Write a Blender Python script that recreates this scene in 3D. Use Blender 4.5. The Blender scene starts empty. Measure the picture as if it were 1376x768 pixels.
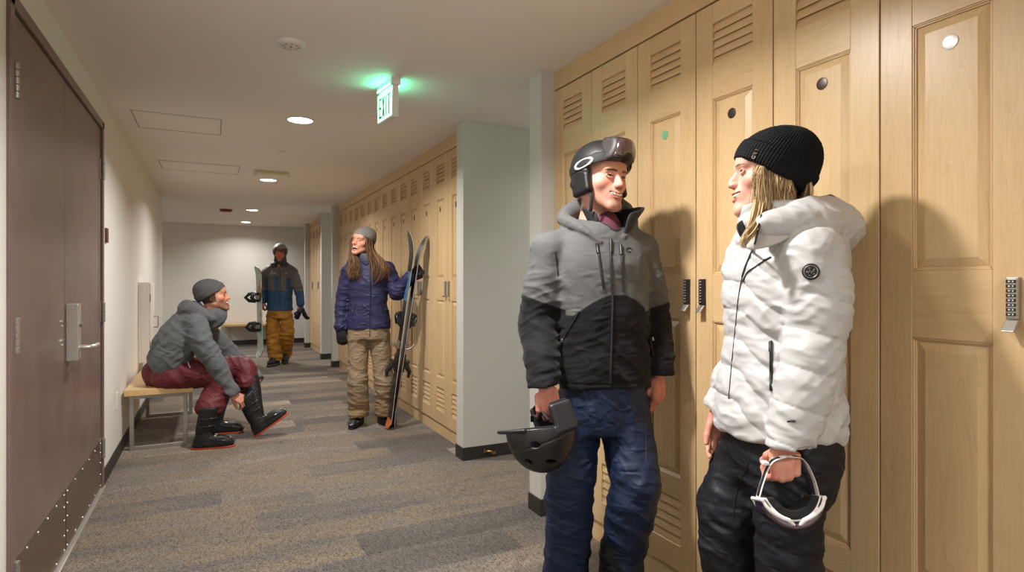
import bpy, bmesh, math, random
import numpy as np
from mathutils import Vector, Matrix, Euler
random.seed(7)
C = bpy.context.scene.collection
PI = math.pi
TH = math.radians(26.5)
CS, SN = math.cos(TH), math.sin(TH)
F = 804.0
CAMH = 1.25
HZ = 379.0

# ------------------------------------------------------------------ materials
MATS = {}
def newmat(name):
    m = bpy.data.materials.new(name); m.use_nodes = True
    nt = m.node_tree
    b = nt.nodes.get('Principled BSDF')
    MATS[name] = m
    return m, nt, b
def N(nt, typ, **kw):
    n = nt.nodes.new(typ)
    for k, v in kw.items():
        if k.startswith('i_'):
            n.inputs[k[2:].replace('_', ' ')].default_value = v
        else:
            setattr(n, k, v)
    return n
def srgb(r, g, b):
    f = lambda c: (c/255/12.92) if c/255 <= .04045 else ((c/255+.055)/1.055)**2.4
    return (f(r), f(g), f(b), 1)
def plain(name, col, rough=.6, metal=0, spec=.5, bump=None, var=0, sheen=0, coat=0, nscale=8, extra=None):
    """plain surface with slight procedural mottling and an optional fine bump (scale, strength)"""
    m, nt, b = newmat(name)
    b.inputs['Roughness'].default_value = rough
    b.inputs['Metallic'].default_value = metal
    b.inputs['Specular IOR Level'].default_value = spec
    b.inputs['Base Color'].default_value = col
    if sheen:
        b.inputs['Sheen Weight'].default_value = sheen
        b.inputs['Sheen Roughness'].default_value = .5
    if coat:
        b.inputs['Coat Weight'].default_value = coat
    tc = N(nt, 'ShaderNodeTexCoord')
    if var:
        nz = N(nt, 'ShaderNodeTexNoise', i_Scale=nscale, i_Detail=5)
        nt.links.new(tc.outputs['Object'], nz.inputs['Vector'])
        mx = N(nt, 'ShaderNodeMix', data_type='RGBA')
        mx.inputs[6].default_value = tuple(c*(1-var) for c in col[:3])+(1,)
        mx.inputs[7].default_value = tuple(min(1, c*(1+var)) for c in col[:3])+(1,)
        nt.links.new(nz.outputs['Fac'], mx.inputs[0])
        nt.links.new(mx.outputs[2], b.inputs['Base Color'])
    if bump:
        nb = N(nt, 'ShaderNodeTexNoise', i_Scale=bump[0], i_Detail=3)
        nt.links.new(tc.outputs['Object'], nb.inputs['Vector'])
        bp = N(nt, 'ShaderNodeBump', i_Strength=bump[1], i_Distance=bump[2] if len(bump) > 2 else .002)
        nt.links.new(nb.outputs['Fac'], bp.inputs['Height'])
        nt.links.new(bp.outputs['Normal'], b.inputs['Normal'])
    return m
def wood(name, base, dark, axis='Z', rough=.32, sc=1.0):
    m, nt, b = newmat(name)
    tc = N(nt, 'ShaderNodeTexCoord'); oi = N(nt, 'ShaderNodeObjectInfo')
    add = N(nt, 'ShaderNodeVectorMath', operation='ADD')
    mul = N(nt, 'ShaderNodeVectorMath', operation='SCALE'); mul.inputs['Scale'].default_value = 31.7
    cb = N(nt, 'ShaderNodeCombineXYZ')
    for k in range(3): nt.links.new(oi.outputs['Random'], cb.inputs[k])
    nt.links.new(cb.outputs[0], mul.inputs[0])
    nt.links.new(tc.outputs['Object'], add.inputs[0]); nt.links.new(mul.outputs[0], add.inputs[1])
    mp = N(nt, 'ShaderNodeMapping')
    s = {'Z': (9, 9, .8), 'Y': (9, .8, 9), 'X': (.8, 9, 9)}[axis]
    mp.inputs['Scale'].default_value = tuple(v*sc for v in s)
    nt.links.new(add.outputs[0], mp.inputs['Vector'])
    nz = N(nt, 'ShaderNodeTexNoise', i_Scale=1.3, i_Detail=3, i_Distortion=.6)
    nt.links.new(mp.outputs[0], nz.inputs['Vector'])
    # rings: contour lines of the stretched noise make cathedral grain
    m1 = N(nt, 'ShaderNodeMath', operation='MULTIPLY'); m1.inputs[1].default_value = 9
    nt.links.new(nz.outputs['Fac'], m1.inputs[0])
    m2 = N(nt, 'ShaderNodeMath', operation='FRACT'); nt.links.new(m1.outputs[0], m2.inputs[0])
    r = N(nt, 'ShaderNodeValToRGB'); r.color_ramp.elements[0].position = 0; r.color_ramp.elements[1].position = 1
    r.color_ramp.elements[0].color = (.6, .6, .6, 1); r.color_ramp.elements[1].color = (0, 0, 0, 1)
    e = r.color_ramp.elements.new(.10); e.color = (.15, .15, .15, 1)
    nt.links.new(m2.outputs[0], r.inputs[0])
    n2 = N(nt, 'ShaderNodeTexNoise', i_Scale=14, i_Detail=4)
    nt.links.new(mp.outputs[0], n2.inputs['Vector'])
    n3 = N(nt, 'ShaderNodeTexNoise', i_Scale=.5, i_Detail=2)
    nt.links.new(mp.outputs[0], n3.inputs['Vector'])
    a1 = N(nt, 'ShaderNodeMath', operation='MULTIPLY_ADD'); a1.inputs[1].default_value = .38
    nt.links.new(n2.outputs['Fac'], a1.inputs[0])
    sc1 = N(nt, 'ShaderNodeMath', operation='MULTIPLY'); sc1.inputs[1].default_value = .30
    nt.links.new(r.outputs[0], sc1.inputs[0]); nt.links.new(sc1.outputs[0], a1.inputs[2])
    a2 = N(nt, 'ShaderNodeMath', operation='MULTIPLY_ADD'); a2.inputs[1].default_value = .55; 
    nt.links.new(n3.outputs['Fac'], a2.inputs[0]); nt.links.new(a1.outputs[0], a2.inputs[2])
    a3 = N(nt, 'ShaderNodeMath', operation='MULTIPLY_ADD'); a3.inputs[1].default_value = .22
    nt.links.new(oi.outputs['Random'], a3.inputs[0]); nt.links.new(a2.outputs[0], a3.inputs[2])
    a4 = N(nt, 'ShaderNodeMath', operation='SUBTRACT'); a4.inputs[1].default_value = .28; a4.use_clamp = True
    nt.links.new(a3.outputs[0], a4.inputs[0])
    mx = N(nt, 'ShaderNodeMix', data_type='RGBA'); mx.inputs[6].default_value = base; mx.inputs[7].default_value = dark
    nt.links.new(a4.outputs[0], mx.inputs[0]); nt.links.new(mx.outputs[2], b.inputs['Base Color'])
    b.inputs['Roughness'].default_value = rough
    b.inputs['Specular IOR Level'].default_value = .45
    return m
MAPLE, MAPLE_D = srgb(219, 191, 147), srgb(170, 131, 85)
wood('maple_upright', MAPLE, MAPLE_D, 'Z')
wood('maple_crosswise', MAPLE, MAPLE_D, 'Y')
wood('maple_bench', srgb(226, 190, 140), srgb(180, 135, 85), 'Y', .35)
wood('maple_far_bench', srgb(226, 190, 140), srgb(180, 135, 85), 'X', .35)
plain('locker_interior', srgb(120, 82, 50), .7)
plain('wall_paint', srgb(228, 226, 220), .55, var=.02, bump=(220, .12, .001))
plain('grey_wall_paint', srgb(194, 193, 187), .6, var=.02, bump=(220, .12, .001))
plain('ceiling_paint', srgb(236, 230, 224), .75, var=.02, nscale=2, bump=(160, .15, .001))
plain('ceiling_line', srgb(150, 140, 130), .8)
plain('rubber_base', srgb(46, 42, 40), .5, var=.1)
plain('white_metal', srgb(224, 222, 216), .4)
plain('white_plastic', srgb(228, 226, 220), .4)
plain('steel', srgb(196, 192, 186), .34, metal=.6, var=.08, nscale=30)
plain('dull_steel', srgb(156, 150, 144), .4, metal=.6, var=.1, nscale=25)
plain('bench_steel', srgb(166, 162, 156), .42, metal=.7, var=.06, nscale=20)
plain('brass', srgb(196, 158, 92), .3, metal=1, var=.2, nscale=60)
plain('red_paint', srgb(120, 22, 14), .4)
plain('maroon_plastic', srgb(96, 50, 42), .4)
plain('lock_black', srgb(30, 28, 28), .35)
plain('lock_silver', srgb(170, 164, 156), .35, metal=.8)
plain('button_black', srgb(22, 22, 24), .3)
plain('button_mark', srgb(190, 190, 190), .5)
plain('disc_dark', srgb(72, 62, 56), .35, metal=.5)
plain('disc_silver', srgb(214, 210, 204), .35, metal=.4, var=.1, nscale=90)
plain('disc_green', srgb(130, 190, 150), .35, metal=.2, var=.15, nscale=90)
def emit(name, col, st):
    m, nt, b = newmat(name)
    b.inputs['Base Color'].default_value = col
    b.inputs['Emission Color'].default_value = col
    b.inputs['Emission Strength'].default_value = st
    return m
emit('lamp_glow', (1, .93, .80, 1), 16)
def door_mat():
    m, nt, b = newmat('brown_door_paint')
    tc = N(nt, 'ShaderNodeTexCoord')
    nz = N(nt, 'ShaderNodeTexNoise', i_Scale=5, i_Detail=6)
    nt.links.new(tc.outputs['Object'], nz.inputs['Vector'])
    r = N(nt, 'ShaderNodeValToRGB')
    r.color_ramp.elements[0].position = .3; r.color_ramp.elements[0].color = srgb(110, 90, 86)
    r.color_ramp.elements[1].position = .7; r.color_ramp.elements[1].color = srgb(124, 103, 97)
    nt.links.new(nz.outputs['Fac'], r.inputs[0])
    # small pale scratches
    mp = N(nt, 'ShaderNodeMapping'); mp.inputs['Scale'].default_value = (30, 30, 5); mp.inputs['Rotation'].default_value = (.3, 0, 0)
    nt.links.new(tc.outputs['Object'], mp.inputs['Vector'])
    vz = N(nt, 'ShaderNodeTexNoise', i_Scale=1.0, i_Detail=2); nt.links.new(mp.outputs[0], vz.inputs['Vector'])
    g = N(nt, 'ShaderNodeValToRGB'); g.color_ramp.elements[0].position = .79; g.color_ramp.elements[1].position = .82
    nt.links.new(vz.outputs['Fac'], g.inputs[0])
    mx = N(nt, 'ShaderNodeMix', data_type='RGBA'); mx.inputs[7].default_value = srgb(165, 148, 140)
    nt.links.new(g.outputs[0], mx.inputs[0]); nt.links.new(r.outputs[0], mx.inputs[6]); nt.links.new(mx.outputs[2], b.inputs['Base Color'])
    b.inputs['Roughness'].default_value = .34; b.inputs['Specular IOR Level'].default_value = .55
    n4 = N(nt, 'ShaderNodeTexNoise', i_Scale=60, i_Detail=3); nt.links.new(tc.outputs['Object'], n4.inputs['Vector'])
    bp = N(nt, 'ShaderNodeBump', i_Strength=.12, i_Distance=.001); nt.links.new(n4.outputs['Fac'], bp.inputs['Height']); nt.links.new(bp.outputs[0], b.inputs['Normal'])
door_mat()
plain('kick_steel', srgb(138, 116, 104), .33, metal=.85, var=.15, nscale=10)
def carpet_mat():
    m, nt, b = newmat('plank_carpet')
    tc = N(nt, 'ShaderNodeTexCoord')
    sp = N(nt, 'ShaderNodeSeparateXYZ'); nt.links.new(tc.outputs['Object'], sp.inputs[0])
    def math_(op, a, b2=None, c=None):
        n = N(nt, 'ShaderNodeMath', operation=op)
        for k, v in enumerate((a, b2, c)):
            if v is None: continue
            if isinstance(v, (int, float)): n.inputs[k].default_value = v
            else: nt.links.new(v, n.inputs[k])
        return n.outputs[0]
    row = math_('FLOOR', math_('DIVIDE', sp.outputs['Y'], .25))
    wn = N(nt, 'ShaderNodeTexWhiteNoise', noise_dimensions='1D'); nt.links.new(row, wn.inputs['W'])
    xs = math_('ADD', math_('DIVIDE', sp.outputs['X'], 1.0), wn.outputs['Value'])
    colm = math_('FLOOR', xs)
    cb = N(nt, 'ShaderNodeCombineXYZ'); nt.links.new(row, cb.inputs[0]); nt.links.new(colm, cb.inputs[1])
    w2 = N(nt, 'ShaderNodeTexWhiteNoise', noise_dimensions='3D'); nt.links.new(cb.outputs[0], w2.inputs['Vector'])
    sc = N(nt, 'ShaderNodeSeparateColor'); nt.links.new(w2.outputs['Color'], sc.inputs[0])
    # tone bands: soft, running along X, sliding through each plank
    off = N(nt, 'ShaderNodeVectorMath', operation='MULTIPLY_ADD')
    nt.links.new(w2.outputs['Color'], off.inputs[0]); off.inputs[1].default_value = (3, 3, 3); nt.links.new(tc.outputs['Object'], off.inputs[2])
    mp = N(nt, 'ShaderNodeMapping'); mp.inputs['Scale'].default_value = (1.1, 4.2, 1); nt.links.new(off.outputs[0], mp.inputs['Vector'])
    band = N(nt, 'ShaderNodeTexNoise', i_Scale=1.0, i_Detail=2); nt.links.new(mp.outputs[0], band.inputs['Vector'])
    t = math_('ADD', math_('MULTIPLY', math_('SUBTRACT', band.outputs['Fac'], .5), .9), math_('ADD', math_('MULTIPLY', sc.outputs[0], .78), .08))
    r = N(nt, 'ShaderNodeValToRGB'); cr = r.color_ramp
    cols = [(0, (86, 80, 76)), (.28, (101, 95, 90)), (.45, (122, 108, 90)), (.58, (112, 105, 98)), (.72, (132, 119, 105)), (.9, (152, 138, 124)), (1, (162, 148, 134))]
    cr.elements[0].position = 0; cr.elements[0].color = srgb(*cols[0][1]); cr.elements[1].position = 1; cr.elements[1].color = srgb(*cols[-1][1])
    for p, c in cols[1:-1]:
        e = cr.elements.new(p); e.color = srgb(*c)
    nt.links.new(t, r.inputs[0])
    # loop pile: fine speckle, broken stripes across each plank
    mp2 = N(nt, 'ShaderNodeMapping'); mp2.inputs['Scale'].default_value = (95, 18, 1); nt.links.new(tc.outputs['Object'], mp2.inputs['Vector'])
    st = N(nt, 'ShaderNodeTexNoise', i_Scale=1, i_Detail=2); nt.links.new(mp2.outputs[0], st.inputs['Vector'])
    vo = N(nt, 'ShaderNodeTexVoronoi', i_Scale=155); nt.links.new(tc.outputs['Object'], vo.inputs['Vector'])
    n5 = N(nt, 'ShaderNodeTexNoise', i_Scale=3.2, i_Detail=2); nt.links.new(tc.outputs['Object'], n5.inputs['Vector'])
    stw = math_('MULTIPLY', math_('SUBTRACT', st.outputs['Fac'], .5), math_('MULTIPLY', n5.outputs['Fac'], 2.6))
    v1 = math_('ADD', 1.22, stw)
    v2 = math_('MULTIPLY', v1, math_('SUBTRACT', 1.30, math_('MULTIPLY', vo.outputs['Distance'], 1.15)))
    v3 = math_('MAXIMUM', v2, .25)
    vm = N(nt, 'ShaderNodeVectorMath', operation='SCALE'); nt.links.new(r.outputs[0], vm.inputs[0]); nt.links.new(v3, vm.inputs['Scale'])
    nt.links.new(vm.outputs[0], b.inputs['Base Color'])
    b.inputs['Roughness'].default_value = .95; b.inputs['Specular IOR Level'].default_value = .15
    b.inputs['Sheen Weight'].default_value = .15
    bp = N(nt, 'ShaderNodeBump', i_Strength=.7, i_Distance=.004); bp.invert = True
    nt.links.new(vo.outputs['Distance'], bp.inputs['Height']); nt.links.new(bp.outputs[0], b.inputs['Normal'])
carpet_mat()

# ------------------------------------------------------------------ mesh helpers
class MB:
    """collects boxes, prisms, tubes and lathes into one mesh object"""
    def __init__(s): s.v = []; s.f = []; s.m = []; s.sm = []
    def add(s, vs, fs, mi=0, smooth=False):
        o = len(s.v); s.v += [tuple(v) for v in vs]
        s.f += [tuple(i+o for i in f) for f in fs]; s.m += [mi]*len(fs); s.sm += [smooth]*len(fs)
    def box(s, x0, x1, y0, y1, z0, z1, mi=0, M=None):
        vs = [Vector((x, y, z)) for x in (x0, x1) for y in (y0, y1) for z in (z0, z1)]
        if M is not None: vs = [M @ v for v in vs]
        s.add(vs, [(0, 1, 3, 2), (4, 6, 7, 5), (0, 4, 5, 1), (2, 3, 7, 6), (0, 2, 6, 4), (1, 5, 7, 3)], mi)
    def frustum(s, x0, x1, y0, y1, z0, z1, inset, mi=0):
        """raised field: back face full at x1, front face inset at x0"""
        i = inset
        vs = [(x1, y0, z0), (x1, y1, z0), (x1, y1, z1), (x1, y0, z1), (x0, y0+i, z0+i), (x0, y1-i, z0+i), (x0, y1-i, z1-i), (x0, y0+i, z1-i)]
        s.add(vs, [(4, 7, 6, 5), (0, 4, 5, 1), (1, 5, 6, 2), (2, 6, 7, 3), (3, 7, 4, 0), (0, 1, 2, 3)], mi)
    def tube(s, pts, r, n=10, mi=0, caps=True, flat=1.0, up=None):
        """round (or flattened) tube along a polyline; r a number or one per point"""
        pts = [Vector(p) for p in pts]; rs = r if hasattr(r, '__len__') else [r]*len(pts)
        vs = []; fs = []; prev = Vector(up) if up else None
        for i, p in enumerate(pts):
            t = (pts[min(i+1, len(pts)-1)]-pts[max(i-1, 0)]).normalized()
            if prev is None: prev = Vector((0, 0, 1)) if abs(t.z) < .9 else Vector((1, 0, 0))
            a = (prev - t*prev.dot(t)).normalized(); b = t.cross(a)
            if up is None: prev = a
            for k in range(n):
                an = 2*PI*k/n; vs.append(p + a*math.cos(an)*rs[i]*flat + b*math.sin(an)*rs[i])
        for i in range(len(pts)-1):
            for k in range(n):
                k2 = (k+1) % n; fs.append((i*n+k, i*n+k2, (i+1)*n+k2, (i+1)*n+k))
        if caps: fs.append(tuple(range(n-1, -1, -1))); fs.append(tuple((len(pts)-1)*n+k for k in range(n)))
        s.add(vs, fs, mi, True)
    def lathe(s, prof, M=None, n=24, mi=0):
        """prof: list of (r, h) along +Z"""
        vs = []; fs = []
        for r, h in prof:
            for k in range(n):
                a = 2*PI*k/n; v = Vector((r*math.cos(a), r*math.sin(a), h)); vs.append(M @ v if M is not None else v)
        for i in range(len(prof)-1):
            for k in range(n):
                k2 = (k+1) % n; fs.append((i*n+k, i*n+k2, (i+1)*n+k2, (i+1)*n+k))
        fs.append(tuple(range(n-1, -1, -1))); fs.append(tuple((len(prof)-1)*n+k for k in range(n)))
        s.add(vs, fs, mi, True)
    def obj(s, name, mats, parent=None, bevel=0, seg=2, loc=None):
        me = bpy.data.meshes.new(name); me.from_pydata(s.v, [], s.f)
        if isinstance(mats, str): mats = [mats]
        for m in mats: me.materials.append(MATS[m])
        for p, mi, sm in zip(me.polygons, s.m, s.sm): p.material_index = mi; p.use_smooth = sm
        bm = bmesh.new(); bm.from_mesh(me); bmesh.ops.recalc_face_normals(bm, faces=bm.faces); bm.to_mesh(me); bm.free()
        o = bpy.data.objects.new(name, me); C.objects.link(o)
        if parent is not None: o.parent = parent
        if loc is not None: o.location = loc
        if any(s.sm):
            try:
                me.set_sharp_from_angle(angle=math.radians(50))
            except Exception: pass
        if bevel:
            bv = o.modifiers.new('bevel', 'BEVEL'); bv.width = bevel; bv.segments = seg; bv.limit_method = 'ANGLE'; bv.angle_limit = math.radians(40)
        return o
def tag(o, label=None, cat=None, group=None, kind=None):
    if label: o['label'] = label
    if cat: o['category'] = cat
    if group: o['group'] = group
    if kind: o['kind'] = kind
    return o
def empty(name, loc=(0, 0, 0), rz=0, label=None, cat=None, group=None):
    o = bpy.data.objects.new(name, None); C.objects.link(o); o.empty_display_size = .1
    o.location = loc; o.rotation_euler = (0, 0, rz)
    return tag(o, label, cat, group)
def struct(o): o['kind'] = 'structure'; return o
def copy_tree(o, parent=None):
    c = o.copy(); C.objects.link(c)
    if parent is not None: c.parent = parent
    for ch in [x for x in o.children]: copy_tree(ch, c)
    return c
def world_at(px, py, d):
    """photo pixel and distance from the camera plane to a place in the corridor"""
    a = (px-688)/F*d
    return Vector((a*CS + d*SN, -a*SN + d*CS, CAMH-(py-HZ)/F*d))
# ------------------------------------------------------------------ the room
CEIL = 2.38
XL, XR, XT = -.61, 1.65, 1.565
YB, YF = -2.2, 13.1
LW = .353
NEAR0 = 2.793
NEARN = 14
m = MB(); m.box(-3.2, 4.2, YB-.1, YF+.1, -.06, 0); struct(m.obj('floor', 'plank_carpet'))
m = MB(); m.box(-3.2, 4.2, YB-.1, YF+.1, CEIL, CEIL+.1); struct(m.obj('ceiling', 'ceiling_paint'))
# left wall with the door opening
DY0, DY1, DZ = 2.50, 4.386, 2.222
m = MB(); m.box(XL-.14, XL, YB, DY0, 0, CEIL); m.box(XL-.14, XL, DY1, 9.15, 0, CEIL); m.box(XL-.14, XL, DY0, DY1, DZ, CEIL)
m.box(XL-.2, XL-.14, DY0-.1, DY1+.1, 0, DZ+.1)
struct(m.obj('wall_left', 'wall_paint'))
m = MB(); m.box(-3.2, XL-.14, 9.01, 9.15, 0, CEIL); struct(m.obj('wall_alcove', 'wall_paint'))
m = MB(); m.box(-3.2, 4.2, YF, YF+.1, 0, CEIL); struct(m.obj('wall_end', 'wall_paint'))
m = MB(); m.box(-3.2, -3.1, 9.15, YF, 0, CEIL); struct(m.obj('wall_far_left', 'wall_paint'))
m = MB(); m.box(-3.2, 4.2, YB-.1, YB, 0, CEIL); struct(m.obj('wall_behind', 'wall_paint'))
m = MB(); m.box(4.1, 4.2, YB, YF, 0, CEIL); struct(m.obj('wall_right', 'grey_wall_paint'))
# wall ends (pillars) between the locker rows and the side passages
def pier(n, y0, y1, x1):
    p = MB(); p.box(XT, x1, y0, y1, 0, CEIL); struct(p.obj('wall_pier_'+n, 'grey_wall_paint', bevel=.003))
    b = MB(); b.box(XT-.006, x1, y0-.006, y1+.006, 0, .09); struct(b.obj('baseboard_pier_'+n, 'rubber_base', bevel=.002))
pier('near', NEAR0, NEAR0+.13, 4.1)
pier('passage', 3.905, 4.035, 4.1)
pier('middle', 9.06, 9.17, 4.1)
pier('far', 10.06, 10.19, 4.1)
pier('end', 12.0, 12.13, 2.4)
# baseboards
def base(n, *b):
    m = MB()
    for q in b: m.box(*q, 0, .095)
    struct(m.obj('baseboard_'+n, 'rubber_base', bevel=.002))
base('left', (XL, XL+.008, DY1+.0, 9.158), (XL, XL+.008, YB, DY0))
base('end', (-3.1, 4.1, YF-.008, YF))
base('alcove', (-3.1, XL, 9.15, 9.158))

# ------------------------------------------------------------------ double door
D = empty('double_door', (XL, DY0, 0)); D.name = 'door_1'; struct(D)
m = MB(); fw = .05
m.box(-.14, .012, 0, fw, 0, DZ); m.box(-.14, .012, DY1-DY0-fw, DY1-DY0, 0, DZ); m.box(-.14, .012, 0, DY1-DY0, DZ-.045, DZ)
m.obj('door_frame', 'brown_door_paint', D, bevel=.003)
seam = 3.365-DY0
for (a, b, nm) in ((fw+.003, seam-.002, 'near'), (seam+.002, DY1-DY0-fw-.003, 'far')):
    m = MB(); m.box(-.05, 0.0, a, b, .012, DZ-.049); lf = m.obj('door_leaf', 'brown_door_paint', D, bevel=.002)
    k = MB(); k.box(0, .003, a+.012, b-.012, .02, .30); kp = k.obj('kick_plate', 'kick_steel', lf)
    k = MB()
    for t in range(6):
        yy = a+.03+(b-a-.06)*t/5
        for zz in (.035, .285): k.lathe([(.006, 0), (.005, .003), (.001, .004)], Matrix.Translation((.003, yy, zz)) @ Matrix.Rotation(PI/2, 4, 'Y'), 8)
    for zz in (.1, .17, .23):
        for yy in (a+.03, b-.03): k.lathe([(.006, 0), (.005, .003), (.001, .004)], Matrix.Translation((.003, yy, zz)) @ Matrix.Rotation(PI/2, 4, 'Y'), 8)
    k.obj('screws', 'steel', kp)
    ye = a if nm == 'near' else b
    for zz in (.25, 1.07, 1.93):
        h = MB()
        for t in range(5): h.tube([(.014, ye, zz-.06+t*.0242), (.014, ye, zz-.06+t*.0242+.0225)], .0105, 12)
        sg = 1 if nm == 'near' else -1
        h.box(.0, .004, min(ye, ye+sg*.035), max(ye, ye+sg*.035), zz-.06, zz+.06)
        h.obj('hinge', 'dull_steel', lf, bevel=.001)
    if nm == 'far':
        h = MB(); h.box(0, .048, a+.012, a+.085, .885, 1.15); hd = h.obj('lock_body', 'steel', lf, bevel=.004)
        h = MB(); h.lathe([(.014, 0), (.014, .008), (.009, .01)], Matrix.Translation((.048, a+.06, 1.055)) @ Matrix.Rotation(PI/2, 4, 'Y'), 16); h.obj('key_cylinder', 'dull_steel', hd)
        h = MB(); h.tube([(.045, a+.05, .945), (.085, a+.05, .945), (.098, a+.06, .945), (.1, a+.09, .945), (.1, a+.165, .945)], .0115, 14); h.obj('lever_handle', 'steel', hd)
    else:
        h = MB()
        for zz in (.99, 1.075):
            for dy, dz in ((0, 0), (.022, 0), (.026, -.022)): h.lathe([(.007, 0), (.006, .004), (.001, .005)], Matrix.Translation((0, b-.1+dy*1.6, zz+dz)) @ Matrix.Rotation(PI/2, 4, 'Y'), 10)
        h.obj('through_bolts', 'steel', lf)
m = MB(); m.box(-.08, .02, 0, DY1-DY0, 0, .01); m.obj('threshold', 'steel', D, bevel=.003)

# ------------------------------------------------------------------ things on the left wall
m = MB(); m.box(0, .012, -.035, .035, -.045, .045); o = m.obj('wall_sign', 'maroon_plastic', bevel=.002); o.location = (XL, 4.52, 1.545)
tag(o, 'small maroon plaque on the left wall just past the brown double door', 'sign')
m = MB(); m.box(0, .007, -.036, .036, -.06, .06); o = m.obj('outlet_cover', 'white_plastic', bevel=.003); o.location = (XL, 5.0, .42)
tag(o, 'white cover plate low on the left wall in front of the bench', 'outlet')
for dz in (-.025, .025):
    s = MB(); s.box(.007, .009, -.014, .014, dz-.014, dz+.014); s.obj('socket', 'wall_paint', o, bevel=.002)
W = empty('wall_cabinet', (XL, 6.34, .52), label='shallow white metal cabinet with a looped handle on the left wall above the bench', cat='cabinet')
m = MB(); m.box(0, .088, 0, .42, 0, .73); m.obj('body', 'white_metal', W, bevel=.003)
m = MB(); m.box(.0885, .094, .012, .408, .012, .718); dd = m.obj('door', 'white_metal', W, bevel=.002)
m = MB(); m.tube([(.094, .33, .30), (.125, .33, .30), (.132, .33, .308), (.132, .33, .40), (.125, .33, .408), (.094, .33, .408)], .005, 10); m.obj('handle', 'dull_steel', dd)
for zz in (.12, .55):
    m = MB(); m.tube([(.092, .01, zz), (.092, .01, zz+.07)], .005, 8); m.obj('hinge', 'dull_steel', dd)

# ------------------------------------------------------------------ benches
B = empty('bench', (XL+.02, 5.2, 0), label='maple slab bench on square steel frames against the left wall, seated man on it', cat='bench')
m = MB(); m.box(0, .45, 0, 1.32, .408, .455); m.obj('seat', 'maple_bench', B, bevel=.004, seg=3)
for y in (.035, 1.255):
    m = MB(); t = .028
    m.box(.03, .03+t, y, y+t, 0, .408); m.box(.40-t+.01, .41, y, y+t, 0, .408); m.box(.03+t, .41-t, y, y+t, 0.0, t); m.box(.03+t, .41-t, y, y+t, .38, .408)
    m.obj('leg_frame', 'bench_steel', B, bevel=.003)
B2 = empty('bench', (.15, YF-.42, 0), label='maple slab bench against the far end wall behind the walking snowboarder', cat='bench')
m = MB(); m.box(0, 1.05, 0, .40, .40, .445); m.obj('seat', 'maple_far_bench', B2, bevel=.004)
for x in (.04, .98):
    m = MB(); t = .028
    m.box(x, x+t, .03, .03+t, 0, .40); m.box(x, x+t, .34, .34+t, 0, .40); m.box(x, x+t, .03+t, .34, 0, t); m.box(x, x+t, .03+t, .34, .372, .40)
    m.obj('leg_frame', 'bench_steel', B2, bevel=.003)

# ------------------------------------------------------------------ lockers
def louver(parent, z0, z1, y0, y1):
    m = MB(); n = 5; h = (z1-z0)/n
    for k in range(n):
        zc = z0+h*(k+.5)
        vs = [(.0035, y0, zc-h*.52), (.0035, y1, zc-h*.52), (.014, y1, zc+h*.52), (.014, y0, zc+h*.52)]
        vs += [(x+.005, y, z) for x, y, z in vs]
        m.add(vs, [(0, 3, 2, 1), (4, 5, 6, 7), (0, 1, 5, 4), (1, 2, 6, 5), (2, 3, 7, 6), (3, 0, 4, 7)], 0)
    m.box(.0185, .0195, y0, y1, z0, z1, 1)
    return m.obj('louvers', ['maple_crosswise', 'locker_interior'], parent)
Z0, Z1 = .104, 2.278
def locker_unit():
    r = empty('locker')
    w = LW; g = .0022; st = .083
    m = MB(); m.box(.024, .45, 0.0005, w-.0005, .10, 2.28); m.obj('body', 'locker_interior', r)
    d = MB(); y0, y1 = g, w-g
    d.box(0, .02, y0, y0+st, Z0, Z1); d.box(0, .02, y1-st, y1, Z0, Z1)
    a, b = y0+st, y1-st
    for q0, q1 in ((Z0, .205), (.39, .475), (1.105, 1.28), (1.925, 2.05), (2.205, Z1)): d.box(.0006, .0194, a, b, q0, q1, 1)
    for q0, q1 in ((.475, 1.105), (1.28, 1.925)):
        # moulded edge then the raised field
        for i, (xx, ins) in enumerate(((.0025, 0), (.006, .004))): 
            d.box(xx, .012, a, a+.004+ins, q0, q1); d.box(xx, .012, b-.004-ins, b, q0, q1)
            d.box(xx, .012, a, b, q0, q0+.004+ins, 1); d.box(xx, .012, a, b, q1-.004-ins, q1, 1)
        d.box(.011, .014, a, b, q0, q1)
        d.frustum(.002, .011, a+.008, b-.008, q0+.008, q1-.008, .024)
    dr = d.obj('door', ['maple_upright', 'maple_crosswise'], r)
    bv = dr.modifiers.new('bevel', 'BEVEL'); bv.width = .0012; bv.segments = 1; bv.limit_method = 'ANGLE'; bv.angle_limit = 1.0
    louver(dr, 2.05, 2.205, a, b); louver(dr, .205, .39, a, b)
    return r
def keypad_lock(parent, y, z, body='lock_silver', plate='lock_silver'):
    m = MB()
    m.box(-.012, 0, y-.0125, y+.0125, z-.036, z+.062); m.frustum(-.016, -.012, y-.0125, y+.0125, z-.036, z+.062, .003)
    lk = m.obj('lock', body, parent, bevel=.002)
    b = MB()
    for k in range(8):
        zz = z+.052-k*.0108
        b.box(-.0185, -.0155, y-.0095, y+.0095, zz-.0035, zz+.0035)
        b.box(-.0188, -.0184, y-.0055, y-.0025, zz-.0018, zz+.0018, 1); b.box(-.0188, -.0184, y+.001, y+.0055, zz-.0016, zz+.0016, 1)
    b.obj('keypad', ['button_black', 'button_mark'], lk, bevel=.0008)
    p = MB(); vs = [(-.012, y-.013, z-.036), (-.012, y+.013, z-.036), (-.034, y+.0135, z-.062), (-.034, y-.0135, z-.062)]
    vs += [(x+.008, yy, zz-.002) for x, yy, zz in vs]
    p.add(vs, [(0, 3, 2, 1), (4, 5, 6, 7), (0, 1, 5, 4), (1, 2, 6, 5), (2, 3, 7, 6), (3, 0, 4, 7)])
    p.obj('pull', plate, lk, bevel=.002)
    return lk
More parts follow.
